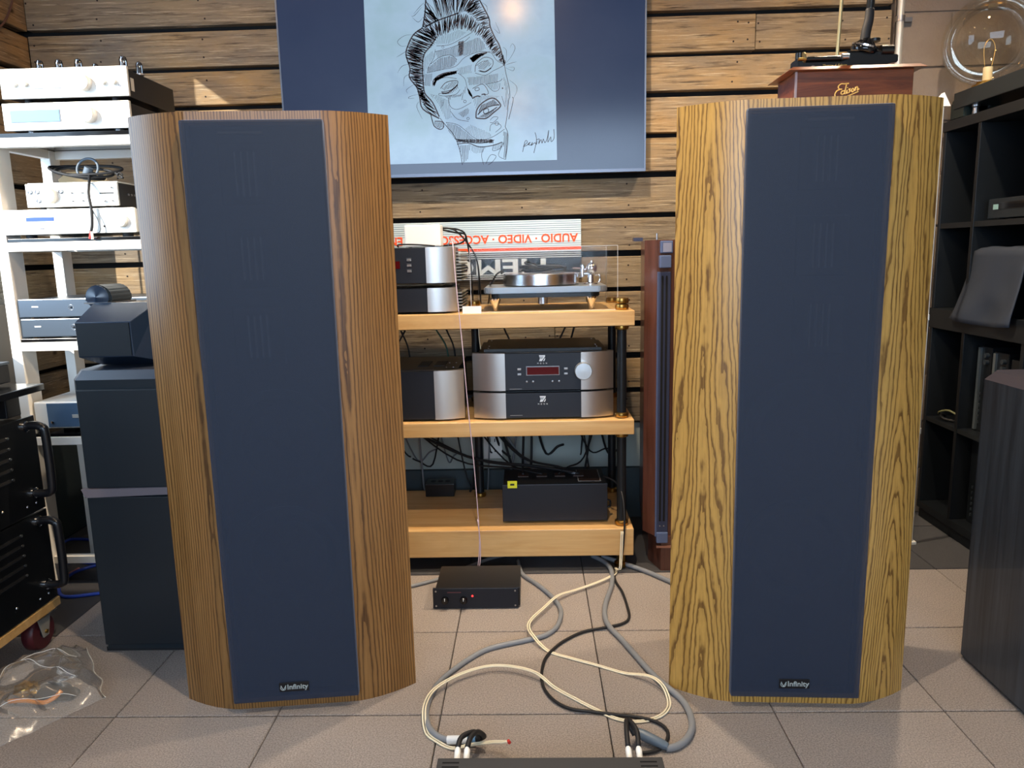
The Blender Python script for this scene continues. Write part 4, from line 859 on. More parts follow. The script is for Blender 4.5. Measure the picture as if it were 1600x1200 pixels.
# coiled black lead with grey sheath and coloured plugs
ld = thing('coiled_lead', 'coiled black audio lead lying on the headphone amplifier, its end hanging down', 'cable', (-1.5, 2.6, 1.416))
rc = random.Random(21)
for k in range(3):
    pts = [(-1.515+(.09+.012*k)*math.cos(a)+.02*(k-1), 2.60+.05*math.sin(a), 1.452+(.012+.008*k)*math.sin(a+.4*k)-.022*math.cos(a)+.004*k) for a in [i*.45+k*.5 for i in range(15)]]
    tube('coil', pts, .0045, BLACKR, ld, seg=8, sub=4)
pts = [(-1.482+.036*math.cos(a), 2.575+.01*math.sin(a), 1.462+.034*math.sin(a)) for a in [i*.45 for i in range(15)]]
tube('coil', pts, .0042, mat('grey_sheath', '5C6874', .5), ld)
cyl('sleeve', (-1.487, 2.573, 1.44), .014, .028, mat('grey_sheath'), ld, (.5, -.1, 1), 16)
tube('hanging_end', [(-1.472, 2.565, 1.445), (-1.455, 2.53, 1.42), (-1.440, 2.490, 1.37), (-1.433, 2.484, 1.32), (-1.437, 2.483, 1.27), (-1.444, 2.484, 1.25)], .0048, BLACKR, ld)
tube('grey_conductor', [(-1.437, 2.487, 1.33), (-1.418, 2.486, 1.29), (-1.412, 2.486, 1.26), (-1.420, 2.486, 1.248)], .0026, mat('grey_sheath'), ld)
cyl('red_plug', (-1.449, 2.483, 1.228), .004, .025, RED, ld, (.25, 0, 1), 10); cyl('white_plug', (-1.440, 2.483, 1.226), .004, .025, WHITEP, ld, (0, 0, 1), 10)
tube('spade_end', [(-1.44, 2.59, 1.46), (-1.405, 2.58, 1.452), (-1.375, 2.575, 1.438), (-1.362, 2.57, 1.428)], .0035, BLACKR, ld)
pts = [(-1.372+.009*math.cos(a), 2.57, 1.437+.009*math.sin(a)) for a in [i*.6 for i in range(11)]]
tube('end_ring', pts, .002, BLACKR, ld)
# two slim grey amplifiers on the third shelf
def slim(label, z0, y0):
    t = thing('slim_amplifier', label, 'amplifier', (-1.5, y0+.17, z0))
    box('case', -1.733, -1.235, y0+.01, y0+.33, z0+.005, z0+.064, GREYSIL, t, bev=.003); box('facia', -1.737, -1.231, y0, y0+.01, z0+.004, z0+.066, GREYSIL, t, bev=.003)
    box('badge', -1.69, -1.668, y0-.0008, y0+.0004, z0+.038, z0+.042, WHITEP, t); lathe('button', [(.0035, 0), (.003, .003), (0, .0032)], BLACKP, t, (-1.555, y0, z0+.036), (0, -1, 0), 12)
    pts = [(-1.555+.009*math.cos(a), y0-.0004, z0+.036+.009*math.sin(a)) for a in [i*.45 for i in range(15)]]
    tube('button_ring', pts, .0005, STEEL, t, seg=5, sub=2)
    for x in (-1.70, -1.27):
        for y in (.04, .29): cyl('foot', (x, y0+y, z0), .012, .005, BLACKR, t, seg=12)
slim('slim grey amplifier lying on another slim amplifier on the white rack', .967, 2.506); slim('slim grey amplifier lying directly on the third glass shelf', .900, 2.508)
# white component with a dark window on the lowest glass shelf
wc = thing('white_player', 'small white component with a dark grey window on the lowest glass shelf', 'player', (-1.58, 2.64, .567))
box('case', -1.735, -1.40, 2.512, 2.78, .583, .677, WHITEM, wc, bev=.006)
box('window', -1.688, -1.42, 2.5100, 2.5125, .588, .672, mat('slate_window', '5E7896', .2, .3), wc, bev=.001); box('window_mark', -1.60, -1.575, 2.5085, 2.51, .620, .632, SILVER, wc)
lathe('button', [(.006, 0), (.005, .004), (0, .005)], CHROME, wc, (-1.672, 2.51, .606), (0, -1, 0), 14)
for x in (-1.65, -1.46): box('foot', x-.02, x+.02, 2.56, 2.72, .567, .583, BLACKR, wc)

# ------------------------------------------------------------------ black tower speaker with faceted head and tweeter pod
bt = thing('tower_speaker', 'black tower speaker with a faceted head and a rounded tweeter pod', 'speaker', (-1.16, 2.22, 0))
SAT = mat('satin_black', '1A232A', .34); 
BX0, BX1, BY0, BY1, BH = -1.302, -1.00, 2.04, 2.42, .838
poly = [(BX0+.022, BY0), (BX1-.022, BY0), (BX1, BY0+.03), (BX1, BY1), (BX0, BY1), (BX0, BY0+.03)]
prism('cabinet', poly, .012, BH-.012, 'z', SAT, bt)
top = [(x*.0+((x-(-1.151))*.93-1.151), y+(.022 if y < 2.2 else 0)) for x, y in poly]
bm = bmesh.new(); A = [bm.verts.new((x, y, BH-.012)) for x, y in poly]; B = [bm.verts.new((x, y, BH+.012)) for x, y in top]
bm.faces.new(B); bm.faces.new(list(reversed(A)))
for i in range(6): bm.faces.new((A[i], A[(i+1) % 6], B[(i+1) % 6], B[i]))
frombm('top_bevel', bm, mat('satin_grey_top', '2A2F3A', .4), bt)
box('plinth', BX0+.01, BX1-.01, BY0+.01, BY1-.01, 0, .012, BLACKR, bt)
gr = box('upper_grille', BX0+.026, BX1-.026, BY0-.012, BY0-.0005, .515, .80, mat('grille_black', '131B22', .45, bump=.1, bscale=1500), bt, bev=.003)
prism('ledge', [(BX0+.02, .488), (BX1-.02, .496), (BX1-.02, .516), (BX0+.01, .513)], BY0-.018, BY0-.0005, 'y', mat('ledge_taupe', '6A6268', .5), bt)
box('lower_grille', BX0+.020, BX1-.020, BY0-.010, BY0-.0005, .03, .487, mat('grille_black'), bt, bev=.003)
# faceted head: front panel with four sloping sides, tapered towards the back
HX0, HX1, HZ0, HZ1, HY = -1.290, -1.130, .885, .984, 2.085
f = [(HX0, HY, HZ0), (HX1, HY, HZ0), (HX1, HY, HZ1), (HX0, HY, HZ1)]
m1 = [(HX0+.018, HY+.085, .851), (HX1+.085, HY+.085, .851), (HX1+.045, HY+.085, 1.034), (HX0+.012, HY+.085, 1.034)]
bk = [(HX0+.03, HY+.27, .851), (HX1+.07, HY+.27, .851), (HX1+.035, HY+.27, 1.03), (HX0+.03, HY+.27, 1.03)]
vs = f+m1+bk; fs = [(0, 1, 2, 3)]
for a, b in ((0, 4), (4, 8)):
    for i in range(4): j = (i+1) % 4; fs.append((a+i, b+i, b+j, a+j)[::1])
fs.append((11, 10, 9, 8))
bm = bmesh.new(); V = [bm.verts.new(v) for v in vs]; [bm.faces.new([V[i] for i in q]) for q in fs]; bmesh.ops.recalc_face_normals(bm, faces=bm.faces)
bmesh.ops.bevel(bm, geom=list(bm.edges), offset=.0015, segments=1, affect='EDGES')
hd = frombm('head', bm, mat('gloss_blue_black', '1E2C3E', .2, 0, .7), bt)
box('head_grille', HX0+.004, HX1-.004, HY-.004, HY-.0005, HZ0+.003, HZ1-.003, mat('grille_black'), hd)
pod = prism('tweeter_pod', [(-1.275+.040*math.cos(a), 1.046+.040*math.sin(a)) for a in [math.radians(180-18*i) for i in range(11)]]+[(-1.235, 1.0345), (-1.315, 1.0345)], 2.19, 2.31, 'y', SAT, bt, bev=.004)
lathe('tweeter_face', [(.034, 0), (.034, .004), (.02, .006), (0, .012)], mat('gloss_blue_black'), pod, (-1.275, 2.19, 1.05), (0, -1, 0), 26)
box('pod_base', -1.312, -1.23, 2.18, 2.32, 1.0305, 1.0345, STEEL, bt)

# ------------------------------------------------------------------ dolly with two rack amplifiers, stand on top
dl = thing('equipment_dolly', 'wooden dolly with maroon caster wheels under black amplifiers', 'dolly', (-1.68, 1.85, 0))
DX1, DY0, DY1 = -1.472, 1.52, 2.135
box('deck', -1.93, DX1, DY0, DY1, .112, .138, make_maple('dolly_wood', 'D8B27A', 'C49A5C'), dl, bev=.002)
for (x, y) in ((-1.510, 2.07), (-1.510, 1.62), (-1.87, 2.07), (-1.87, 1.62)):
    w = lathe('wheel', [(.018, -.018), (.050, -.018), (.055, -.012), (.055, .012), (.050, .018), (.018, .018)], MAROON, dl, (x, y, .055), (1, 0, 0), 32)
    lathe('hub', [(.0, -.021), (.018, -.021), (.018, .021), (0, .021)], BLACKP, w, (x, y, .055), (1, 0, 0), 18)
    for s in (-1, 1): prism('fork', [(y-.012, .04), (y+.012, .04), (y+.03, .108), (y-.03, .108)], x+s*.024-.0015, x+s*.024+.0015, 'x', mat('zinc_fork', 'A8A49A', .4, .4), w)
    cyl('axle', (x-.03, y, .055), .006, .06, BRASS, w, (1, 0, 0), 12); box('mount_plate', x-.04, x+.04, y-.04, y+.04, .108, .112, STEEL, w)
def rack_amp(label, z0, z1):
    t = thing('rack_amplifier', label, 'amplifier', (-1.68, 1.85, z0))
    box('chassis', -1.92, -1.484, 1.56, 2.10, z0+.008, z1-.006, BLACKM, t, bev=.003)
    fc = box('facia', -1.484, -1.474, 1.535, 2.13, z0+.004, z1-.001, mat('facia_black', '0E1013', .3), t, bev=.002)
    h = z1-z0
    for k in range(5):
        zz = z0+h*.42+k*.03
        s_ = box('vent_slot', -1.4745, -1.4735, 1.60, 2.0, zz, zz+.009, DARKGAP, fc); box('slot_lip', -1.4737, -1.471, 1.60, 2.0, zz-.002, zz+.001, mat('slot_lip', '2A2E34', .3, .6), fc)
        lathe('slot_screw', [(.004, 0), (.004, .002), (0, .003)], STEEL, fc, (-1.4738, 2.008, zz+.004), (1, 0, 0), 10)
    for y in (2.085, 1.58):
        tube('handle', [(-1.474, y, z1-.026), (-1.448, y, z1-.022), (-1.425, y, z1-.028), (-1.416, y, z1-.05), (-1.416, y, z0+.09), (-1.425, y, z0+.065), (-1.448, y, z0+.06), (-1.474, y, z0+.062)], .012, BLACKP, t, seg=12)
        for zz in (z1-.026, z0+.062): lathe('handle_collar', [(.016, 0), (.016, .006), (.012, .008)], CHROME, t, (-1.474, y, zz), (1, 0, 0), 16)
    for (y, zz) in ((2.05, z0+.03), (2.09, z0+.03), (1.95, z0+.05)): lathe('screw', [(.004, 0), (.003, .002), (0, .0025)], STEEL, t, (-1.4738, y, zz), (1, 0, 0), 10)
    for y in (1.62, 2.04):
        for x in (-1.87, -1.53): cyl('foot', (x, y, z0), .014, .008, BLACKR, t, seg=12)
rack_amp('black slotted rack amplifier with bar handles standing on the wooden dolly', .138, .424); rack_amp('black slotted rack amplifier with bar handles, upper one of the dolly stack', .424, .712)
sd = thing('equipment_stand', 'dark stand with a slanted glossy top on the stacked amplifiers', 'stand', (-1.66, 1.9, .712))
box('top', -1.90, -1.470, 1.62, 2.19, .775, .796, BLACKG, sd, bev=.003)
for (x, y) in ((-1.53, 2.10), (-1.53, 1.66), (-1.86, 2.10), (-1.86, 1.66)): box('leg', x-.02, x+.02, y-.03, y+.03, .7123, .775, BLACKP, sd, bev=.003)
bx = thing('black_recorder', 'black box component lying on the glossy stand above the dolly amplifiers', 'player', (-1.7, 1.95, .796))
box('case', -1.89, -1.56, 1.70, 2.175, .803, .858, BLACKP, bx, bev=.004); box('lid', -1.892, -1.558, 1.698, 2.177, .8582, .866, GREYSIL, bx, bev=.002)
for x in (-1.85, -1.6):
    for y in (1.74, 2.14): cyl('foot', (x, y, .796), .012, .0075, BLACKR, bx, seg=12)

# wire down the corner, soft bag, blue leads, plastic bag
tagged(tube('corner_wire', [(-1.965, 3.10, 2.5), (-1.965, 3.08, 2.25), (-1.972, 2.98, 2.05), (-1.975, 2.8, 1.95), (-1.975, 2.72, 1.86), (-1.975, 2.70, 1.7), (-1.975, 2.70, 1.2)], .004, mat('brown_wire', '5A4038', .5)), 'thin brown wire drooping across the plank corner', 'wire')
bm = bmesh.new(); bmesh.ops.create_icosphere(bm, subdivisions=4, radius=1)
from mathutils import noise as mnoise
for v in bm.verts:
    n = mnoise.noise(v.co*2.3)*.22+mnoise.noise(v.co*6)*.06; p = v.co*(1+n); v.co = Vector((-1.60+p.x*.10, 2.78+p.y*.075, max(.001, .10+p.z*.13)))
blk = frombm('soft_bag', bm, mat('black_nylon', '17181C', .45, bump=.3, bscale=60), None, True); tagged(blk, 'crumpled black nylon bag on the floor below the white rack', 'bag')
for nm, P, r, m_, lb_ in (('blue_lead', BLUE_A, .006, BLUEC, 'short arc of blue braided lead behind the dolly amplifiers'), ('blue_lead', BLUE_B, .006, BLUEC, 'blue braided lead end with a gold plug on the dark carpet'), ('blue_lead', BLUE_C, .006, BLUEC, 'looped blue braided lead behind the dolly, doubled back on the carpet'), ('red_lead', RED_A, .0045, mat('pink_lead', 'C87A78', .5), 'thin pink lead beside the looped blue lead')):
    t = thing(nm, lb_, 'cable', (P[0][0], P[0][1], 0)); tube('jacket', P, r, m_, t)
    e = P[-1]
    if lb_.startswith('blue braided lead end'):
        cyl('gold_plug', (e[0]-.03, e[1]+.012, .012), .007, .035, BRASS, t, (1, -.4, -.1), 14); cyl('gold_plug', (e[0]-.035, e[1]+.03, .012), .007, .03, BRASS, t, (1, .2, 0), 14)
    else: cyl('end_cap', (e[0], e[1], e[2]), r*1.15, .012, mat('grey_sheath'), t, (1, 0, 0), 10)
# clear plastic bag: a crumpled pouch of film
pbg = thing('plastic_bag', 'clear crumpled plastic bag holding dark and orange scraps on the carpet', 'bag', (-1.31, 1.82, 0))
def bag_h(u, v):
    e = min(u, 1-u, v, 1-v); b = min(1, e*4)**.7
    return .004+b*(.05+.05*abs(mnoise.noise(Vector((u*2.1, v*2.3, 1.7))))+.022*mnoise.noise(Vector((u*7, v*8, 4.2))))+.06*max(0, (u-.5))*b*(1-v)
cor = [(-1.62, 1.72), (-1.30, 1.60), (-1.155, 1.80), (-1.36, 2.06)]
def bag_xy(u, v):
    a = (cor[0][0]+(cor[1][0]-cor[0][0])*v, cor[0][1]+(cor[1][1]-cor[0][1])*v); b = (cor[3][0]+(cor[2][0]-cor[3][0])*v, cor[3][1]+(cor[2][1]-cor[3][1])*v)
    return a[0]+(b[0]-a[0])*u, a[1]+(b[1]-a[1])*u
N = 18; vs = []; fs = []
for side in (1,):
    for i in range(N+1):
        for j in range(N+1):
            u, v = i/N, j/N; x, y = bag_xy(u, v); h = bag_h(u, v)
            w = mnoise.noise(Vector((u*5, v*5, 9)))*.012
            vs.append((x+w, y+mnoise.noise(Vector((u*5, v*5, 3)))*.012, h))
    o_ = 0
    for i in range(N):
        for j in range(N):
            q = (o_+i*(N+1)+j, o_+(i+1)*(N+1)+j, o_+(i+1)*(N+1)+j+1, o_+i*(N+1)+j+1); fs.append(q if side else q[::-1])
fm = add('film', vs, fs, BAGM, pbg, True)
seam = [vs[N*(N+1)+j] for j in range(N+1)]; tube('heat_seam', [(p[0], p[1], p[2]+.002) for p in seam], .0012, mat('film_seam', 'DADAD6', .2), pbg, sub=2)
for k, (a, b) in enumerate((((.55, .2), (.8, .75)), ((.35, .35), (.6, .15)), ((.6, .15), (.9, .3)), ((.15, .7), (.75, .9)))):
    pts = []
    for i in range(7):
        t = i/6; u = a[0]+(b[0]-a[0])*t; v = a[1]+(b[1]-a[1])*t+.012*math.sin(i*2.1+k); x, y = bag_xy(u, v); pts.append((x, y, bag_h(u, v)+.0015))
    tube('crease', pts, .0008, mat('film_seam'), pbg, sub=3)
prism('dark_scrap', [(-1.33, 1.775), (-1.24, 1.79), (-1.235, 1.82), (-1.29, 1.855), (-1.345, 1.86), (-1.36, 1.82)], .006, .016, 'z', mat('dark_pad', '22201E', .8), pbg)
tube('orange_tie', [(-1.40, 1.775, .012), (-1.35, 1.772, .016), (-1.30, 1.765, .014), (-1.275, 1.775, .022), (-1.265, 1.79, .032)], .006, mat('orange_plastic', 'D8822E', .35), pbg)
rc = random.Random(8)
for k in range(9):
    x, y = -1.37+rc.uniform(-.05, .05), 1.80+rc.uniform(-.035, .05)
    lathe('brass_screw', [(.0, 0), (.005, .001), (.005, .003), (.0022, .004), (.0015, .02), (0, .022)], BRASS, pbg, (x, y, .007), (rc.uniform(-1, 1), rc.uniform(-1, 1), .15), 8)
bm = bmesh.new(); bmesh.ops.create_icosphere(bm, subdivisions=3, radius=1)
for v in bm.verts:
    q = v.co*(1+.45*mnoise.noise(v.co*3.1)); v.co = Vector((-1.375+q.x*.032, 1.815+q.y*.026, .022+q.z*.018))
frombm('gold_glint_lump', bm, mat('gold_glint', 'C9A052', .3, .8), pbg)  # gold lump added to imitate golden reflections in the bag

# ------------------------------------------------------------------ red-brown tower beside the rack
rb = thing('narrow_tower', 'red-brown veneer tower speaker with a slotted slate front beside the maple rack', 'speaker', (.50, 2.75, 0))
prism('cabinet', [(.398, 2.64), (.432, 2.585), (.60, 2.585), (.64, 2.64), (.64, 2.95), (.45, 3.02), (.435, 2.98)], .13, 1.182, 'z', WALNUT, rb)
prism('base', [(.425, 2.68), (.455, 2.575), (.60, 2.575), (.62, 2.68), (.61, 2.92), (.44, 2.92)], 0, .13, 'z', WALNUT, rb)
box('base_trim', .438, .60, 2.571, 2.580, .088, .096, mat('trim_copper', 'A87A68', .35, .5), rb)
SL = mat('slate_front', '5C6C90', .36, .2)
pn = box('front_panel', .437, .478, 2.572, 2.586, .13, 1.075, mat('slate_dark', '38405A', .35, .2), rb, bev=.004); box('front_panel_edge', .433, .437, 2.576, 2.586, .13, 1.075, SL, rb)
for x in (.449, .463):
    prism('slot', [(x-.0035, .19), (x+.0035, .19), (x+.0035, 1.055), (x+.002, 1.062), (x-.002, 1.062), (x-.0035, 1.055)], 2.570, 2.5725, 'y', DARKGAP, pn); cyl('slot_screw', (x, 2.572, .172), .0025, .002, STEEL, pn, (0, -1, 0), 10)
box('slot_foot', .437, .478, 2.566, 2.586, .108, .148, SL, rb, bev=.004)
box('upper_block', .438, .476, 2.560, 2.586, 1.088, 1.130, SL, rb, bev=.003); hb_ = box('top_block', .441, .482, 2.566, 2.586, 1.137, 1.178, SL, rb, bev=.003); box('recess', .449, .477, 2.5645, 2.5665, 1.141, 1.171, mat('slate_pale', '8A90A8', .35), hb_)
box('back_board', .40, .435, 2.93, 2.96, 1.1825, 1.196, mat('slate_dark'), rb); cyl('top_pin', (.437, 2.62, 1.182), .003, .022, STEEL, rb, seg=10)

# ------------------------------------------------------------------ phonograph on the golden speaker
PZ = 1.4755
pg = thing('phonograph', 'antique cylinder phonograph on a mahogany box lettered in gold', 'phonograph', (.82, 2.02, PZ), math.radians(0))
EX0, EX1, EY0, EY1 = .664, .962, 1.965, 2.10
bxo = box('box', EX0, EX1-.01, EY0, EY1, PZ+.008, PZ+.098, MAHOG, pg, bev=.002)
box('base_moulding', EX0-.012, EX1+.002, EY0-.012, EY1+.012, PZ, PZ+.010, MAHOG, pg, bev=.003)
bm = bmesh.new(); A = [bm.verts.new(p) for p in ((EX0-.022, EY0-.02, PZ+.098), (EX1+.012, EY0-.02, PZ+.098), (EX1+.012, EY1+.02, PZ+.098), (EX0-.022, EY1+.02, PZ+.098))]
B = [bm.verts.new((v.co.x+(.012 if v.co.x < .8 else -.012), v.co.y+(.012 if v.co.y < 2.0 else -.012), PZ+.107)) for v in A]; bm.faces.new(B); bm.faces.new(A[::-1])
for i in range(4): bm.faces.new((A[i], A[(i+1) % 4], B[(i+1) % 4], B[i]))
frombm('lid_moulding', bm, MAHOG, pg); box('corner_strip', EX0-.001, EX0+.004, EY0-.001, EY0+.003, PZ+.01, PZ+.097, mat('worn_edge', '8C8590', .4), pg)
ED = []
EDS = [[(735, 975), (690, 978), (655, 978), (628, 1000), (640, 1022), (668, 1024)], [(655, 1022), (612, 1040), (597, 1075), (622, 1105), (680, 1100), (760, 1075), (838, 1048)],
       [(697, 1038), (668, 1042), (660, 1062), (680, 1068), (698, 1045), (712, 985)], [(700, 1040), (697, 1062), (706, 1064)], [(722, 1032), (717, 1058), (726, 1058)], [(724, 1013), (726, 1010)],
       [(758, 1022), (740, 1026), (752, 1042), (738, 1055), (730, 1050)], [(780, 1018), (766, 1034), (778, 1050), (793, 1034), (780, 1018)], [(808, 1008), (803, 1042)], [(805, 1022), (822, 1006), (831, 1016), (828, 1036), (846, 1024)]]
vs, fs = [], []
for s_ in EDS:
    P = smooth_path([(.762+(x-597)*.000235, EY0-.0006, PZ+.049-(y-1040)*.00027) for x, y in s_], 4)
    v_, f_ = tube_geo([Vector(p) for p in P], .0016, 6); n = len(vs); vs += v_; fs += [tuple(i+n for i in f) for f in f_]
add('gold_lettering', vs, fs, GOLD, bxo)
ORIG[pg] = ORIG[pg]+Vector((.022, 0, 0))
IRON = mat('black_enamel', '101112', .25, 0, .6)
z0 = PZ+.107
bed = prism('bed_casting', [(.708, z0), (.895, z0), (.93, z0+.012), (.948, z0+.014), (.948, z0+.032), (.90, z0+.034), (.84, z0+.03), (.81, z0+.018), (.715, z0+.018), (.706, z0+.03), (.700, z0+.03), (.700, z0)], 1.995, 2.05, 'y', IRON, pg, bev=.002)
cyl('end_bracket', (.712, 2.02, z0+.018), .010, .028, IRON, pg, seg=16); cyl('feed_screw', (.716, 2.005, z0+.028), .0065, .108, IRON, pg, (1, 0, 0), 16); cyl('mandrel', (.725, 2.04, z0+.03), .012, .11, IRON, pg, (1, 0, 0), 20)
cyl('pulley', (.715, 2.005, z0+.030), .015, .004, mat('worn_brass', '8A7A54', .4, .8), pg, (1, 0, 0), 22); cyl('brass_stud', (.70, 1.994, z0+.026), .004, .02, BRASS, pg, (1, 0, 0), 12)
cyl('slide_nut', (.81, 2.0, z0+.030), .008, .016, STEEL, pg, (1, 0, 0), 14); box('carriage', .824, .925, 2.0, 2.05, z0+.02, z0+.045, IRON, pg, bev=.006)
lathe('reproducer', [(.030, 0), (.032, .006), (.031, .012), (.024, .020), (.014, .030), (.008, .034)], BLACKG, pg, (.870, 2.02, z0+.044), (.25, -.2, 1), 30); cyl('reproducer_ring', (.872, 2.018, z0+.056), .0325, .004, CHROME, pg, (.25, -.2, 1), 30)
cyl('thumb_wheel', (.897, 2.02, z0+.068), .014, .007, IRON, pg, seg=18); cyl('drive_drum', (.905, 2.0, z0+.043), .012, .03, IRON, pg, (1, 0, 0), 18)
tube('horn_elbow', [(.872, 2.018, z0+.062), (.874, 2.018, z0+.09), (.880, 2.018, z0+.12), (.882, 2.02, z0+.145)], lambda t: .0125-.002*t, BLACKR, pg, seg=14)
tube('horn_tube', [(.882, 2.02, z0+.14), (.884, 2.02, z0+.20), (.886, 2.02, z0+.30)], lambda t: .0095+.010*max(0, t-.3), IRON, pg, seg=16)
lathe('horn_bell', [(.017, 0), (.024, .04), (.045, .10), (.085, .16), (.12, .19), (.117, .19), (.08, .158), (.04, .1), (.02, .04), (.015, 0)], IRON, pg, (.886, 2.02, z0+.30), seg=32)
tube('crane_rod', [(.818, 2.055, z0+.0), (.822, 2.055, z0+.1), (.828, 2.055, z0+.25), (.84, 2.05, z0+.36), (.862, 2.04, z0+.41)], .0045, mat('pale_brass', 'C9B88A', .3, .8), pg)
for x, z in ((.738, z0+.006), (.845, z0+.003)): lathe('bed_screw', [(.005, 0), (.004, .003), (0, .004)], STEEL, pg, (x, 1.994, z), (0, -1, 0), 12)
text('maker_line', 'Thomas A Edison', .0085, mat('gold_dull', 'A88C4A', .4, .3), pg, (.79, 1.9928, z0+.009), shear=.3)

# ------------------------------------------------------------------ black bookcase on the right
bc = thing('bookcase', 'black open bookcase of square compartments along the right wall', 'bookcase', (1.85, 2.4, 0))
BKM = mat('black_laminate', '13171B', .4, noise=.12, nscale=30)
CX, CD = 1.635, 2.10
box('top', CX-.004, CD, 1.55, 3.105, 1.575, 1.612, BKM, bc, bev=.002); box('base', CX+.012, CD, 1.55, 3.105, 0, .045, BKM, bc)
box('bottom_shelf', CX, CD, 1.55, 3.105, .045, .075, BKM, bc, bev=.001)
box('waist_shelf', CX-.006, CD, 1.55, 3.105, .812, .890, BKM, bc, bev=.002)
box('back_panel', CD, CD+.012, 1.55, 3.105, 0, 1.612, BKM, bc)
for y in (1.55, 2.16, 2.505, 2.855, 3.085):
    for z_0, z_1 in ((.0755, .8115), (.8905, 1.5745)): box('divider', CX, CD-.0005, y, y+.018, z_0, z_1, BKM, bc, bev=.001)
for a, b in ((1.5685, 2.1595), (2.1785, 2.5045), (2.5235, 2.8545), (2.8735, 3.0845)):
    box('shelf', CX+.002, CD-.0005, a, b, 1.205, 1.225, BKM, bc); box('shelf', CX+.002, CD-.0005, a, b, .425, .442, BKM, bc)
vp = thing('video_player', 'dark video player in the bookcase compartment above the cloth cover', 'player', (1.85, 2.66, 1.225))
box('case', 1.67, 1.98, 2.53, 2.815, 1.232, 1.298, mat('player_case', '3A4248', .35, .3), vp, bev=.003); box('facia', 1.662, 1.67, 2.528, 2.817, 1.231, 1.300, mat('player_face', '23292E', .25, .2), vp, bev=.002)
box('tape_door', 1.6605, 1.662, 2.60, 2.76, 1.262, 1.285, BLACKG, vp); box('display_glass', 1.660, 1.662, 2.755, 2.785, 1.262, 1.280, mat('dim_lcd', '86A8A4', .2), vp)
for k in range(5): box('button', 1.659, 1.662, 2.54+.012*k, 2.549+.012*k, 1.255, 1.262, STEEL, vp)
for x in (1.7, 1.94):
    for y in (2.56, 2.79): cyl('foot', (x, y, 1.2255), .01, .007, BLACKR, vp, seg=10)
tagged(tube('white_lead', [(1.69, 2.55, 1.306), (1.70, 2.60, 1.312), (1.72, 2.66, 1.306), (1.76, 2.72, 1.303)], .003, WHITEC), 'thin white lead lying on the dark video player', 'cable')
# cloth cover over a box at the shelf edge
cl = thing('dust_cloth', 'creased grey-blue cloth hanging over a box on the waist shelf of the bookcase', 'cloth', (1.66, 2.66, .89))
def cloth_pt(u, v):
    y = 2.845-.30*u; fold = .012*math.sin(u*9+v*3)+.010*mnoise.noise(Vector((u*4, v*4, 2)))
    if v < .22: return (1.74-.085*(v/.22), y-.01, 1.128+.008*mnoise.noise(Vector((u*5, v*7, 1)))-.006*v)
    w = (v-.22)/.78; yy = y+.055*w*(1-u)*.8-.0*w
    return (1.652-.035*w**1.5+fold*w-.006, yy+.035*w*(u > -1)*(1-u), 1.126-.262*w-.012*math.sin(u*3.1)*w+.02*u*0)
N = 20; vs = []; fs = []
for i in range(N+1):
    for j in range(N+1): vs.append(cloth_pt(i/N, j/N))
for i in range(N):
    for j in range(N): a = i*(N+1)+j; fs.append((a, a+N+1, a+N+2, a+1))
ob = add('cloth', vs, fs, mat('grey_blue_cloth', '272E3A', .75, bump=.2, bscale=25), cl, True); sm = ob.modifiers.new('thickness', 'SOLIDIFY'); sm.thickness = .003
hbx = thing('storage_box', 'black box under the grey-blue cloth in the bookcase', 'box', (1.8, 2.68, .89)); box('body', 1.68, 1.92, 2.56, 2.835, .8905, 1.11, BLACKP, hbx, bev=.003); box('label_plate', 1.6785, 1.68, 2.565, 2.585, .92, 1.0, STEEL, hbx)
# gear standing on edge in the lower compartments
def edge_unit(label, y0, y1, z0, z1, silver):
    t = thing('upright_component', label, 'component', (1.8, (y0+y1)/2, z0), group=None)
    box('case', 1.69, 2.0, y0, y1, z0, z1, mat('unit_black', '15191D', .35), t, bev=.003)
    if silver: box('silver_edge', 1.682, 1.69, y1-.022, y1-.008, z0+.005, z1-.005, mat('edge_silver', '9AA8AE', .3, .8), t)
    for zz in (z1-.03, z1-.055): cyl('knob', (1.69, y0+.022, zz), .009, .012, mat('knob_grey', '4A5258', .35, .5), t, (-1, 0, 0), 16)
    for k in range(6): box('key', 1.686, 1.69, y1-.032, y1-.026, z0+.03+k*.022, z0+.04+k*.022, mat('knob_grey'), t)
edge_unit('black component on edge with a bright silver strip, next to the bookcase divider', 2.765, 2.845, .442, .765, True); edge_unit('black component on edge with a silver strip, second from the bookcase divider', 2.665, 2.752, .442, .755, True); edge_unit('black component on edge without a strip in the lower bookcase compartment', 2.545, 2.65, .442, .74, False); edge_unit('black component on edge in the bottom bookcase compartment', 2.745, 2.84, .075, .40, False)
tagged(tube('stray_lead', [(1.67, 3.05, .455), (1.645, 3.0, .478), (1.66, 2.96, .49), (1.68, 2.92, .47), (1.67, 2.89, .452)], .004, mat('olive_lead', '6A6A4A', .4)), 'olive lead lying in the corner compartment of the bookcase', 'cable')
tagged(tube('stray_lead', [(1.70, 3.06, .448), (1.66, 3.02, .465), (1.655, 2.98, .452), (1.70, 2.93, .448)], .005, BLACKR), 'black lead curled in the corner compartment of the bookcase', 'cable')
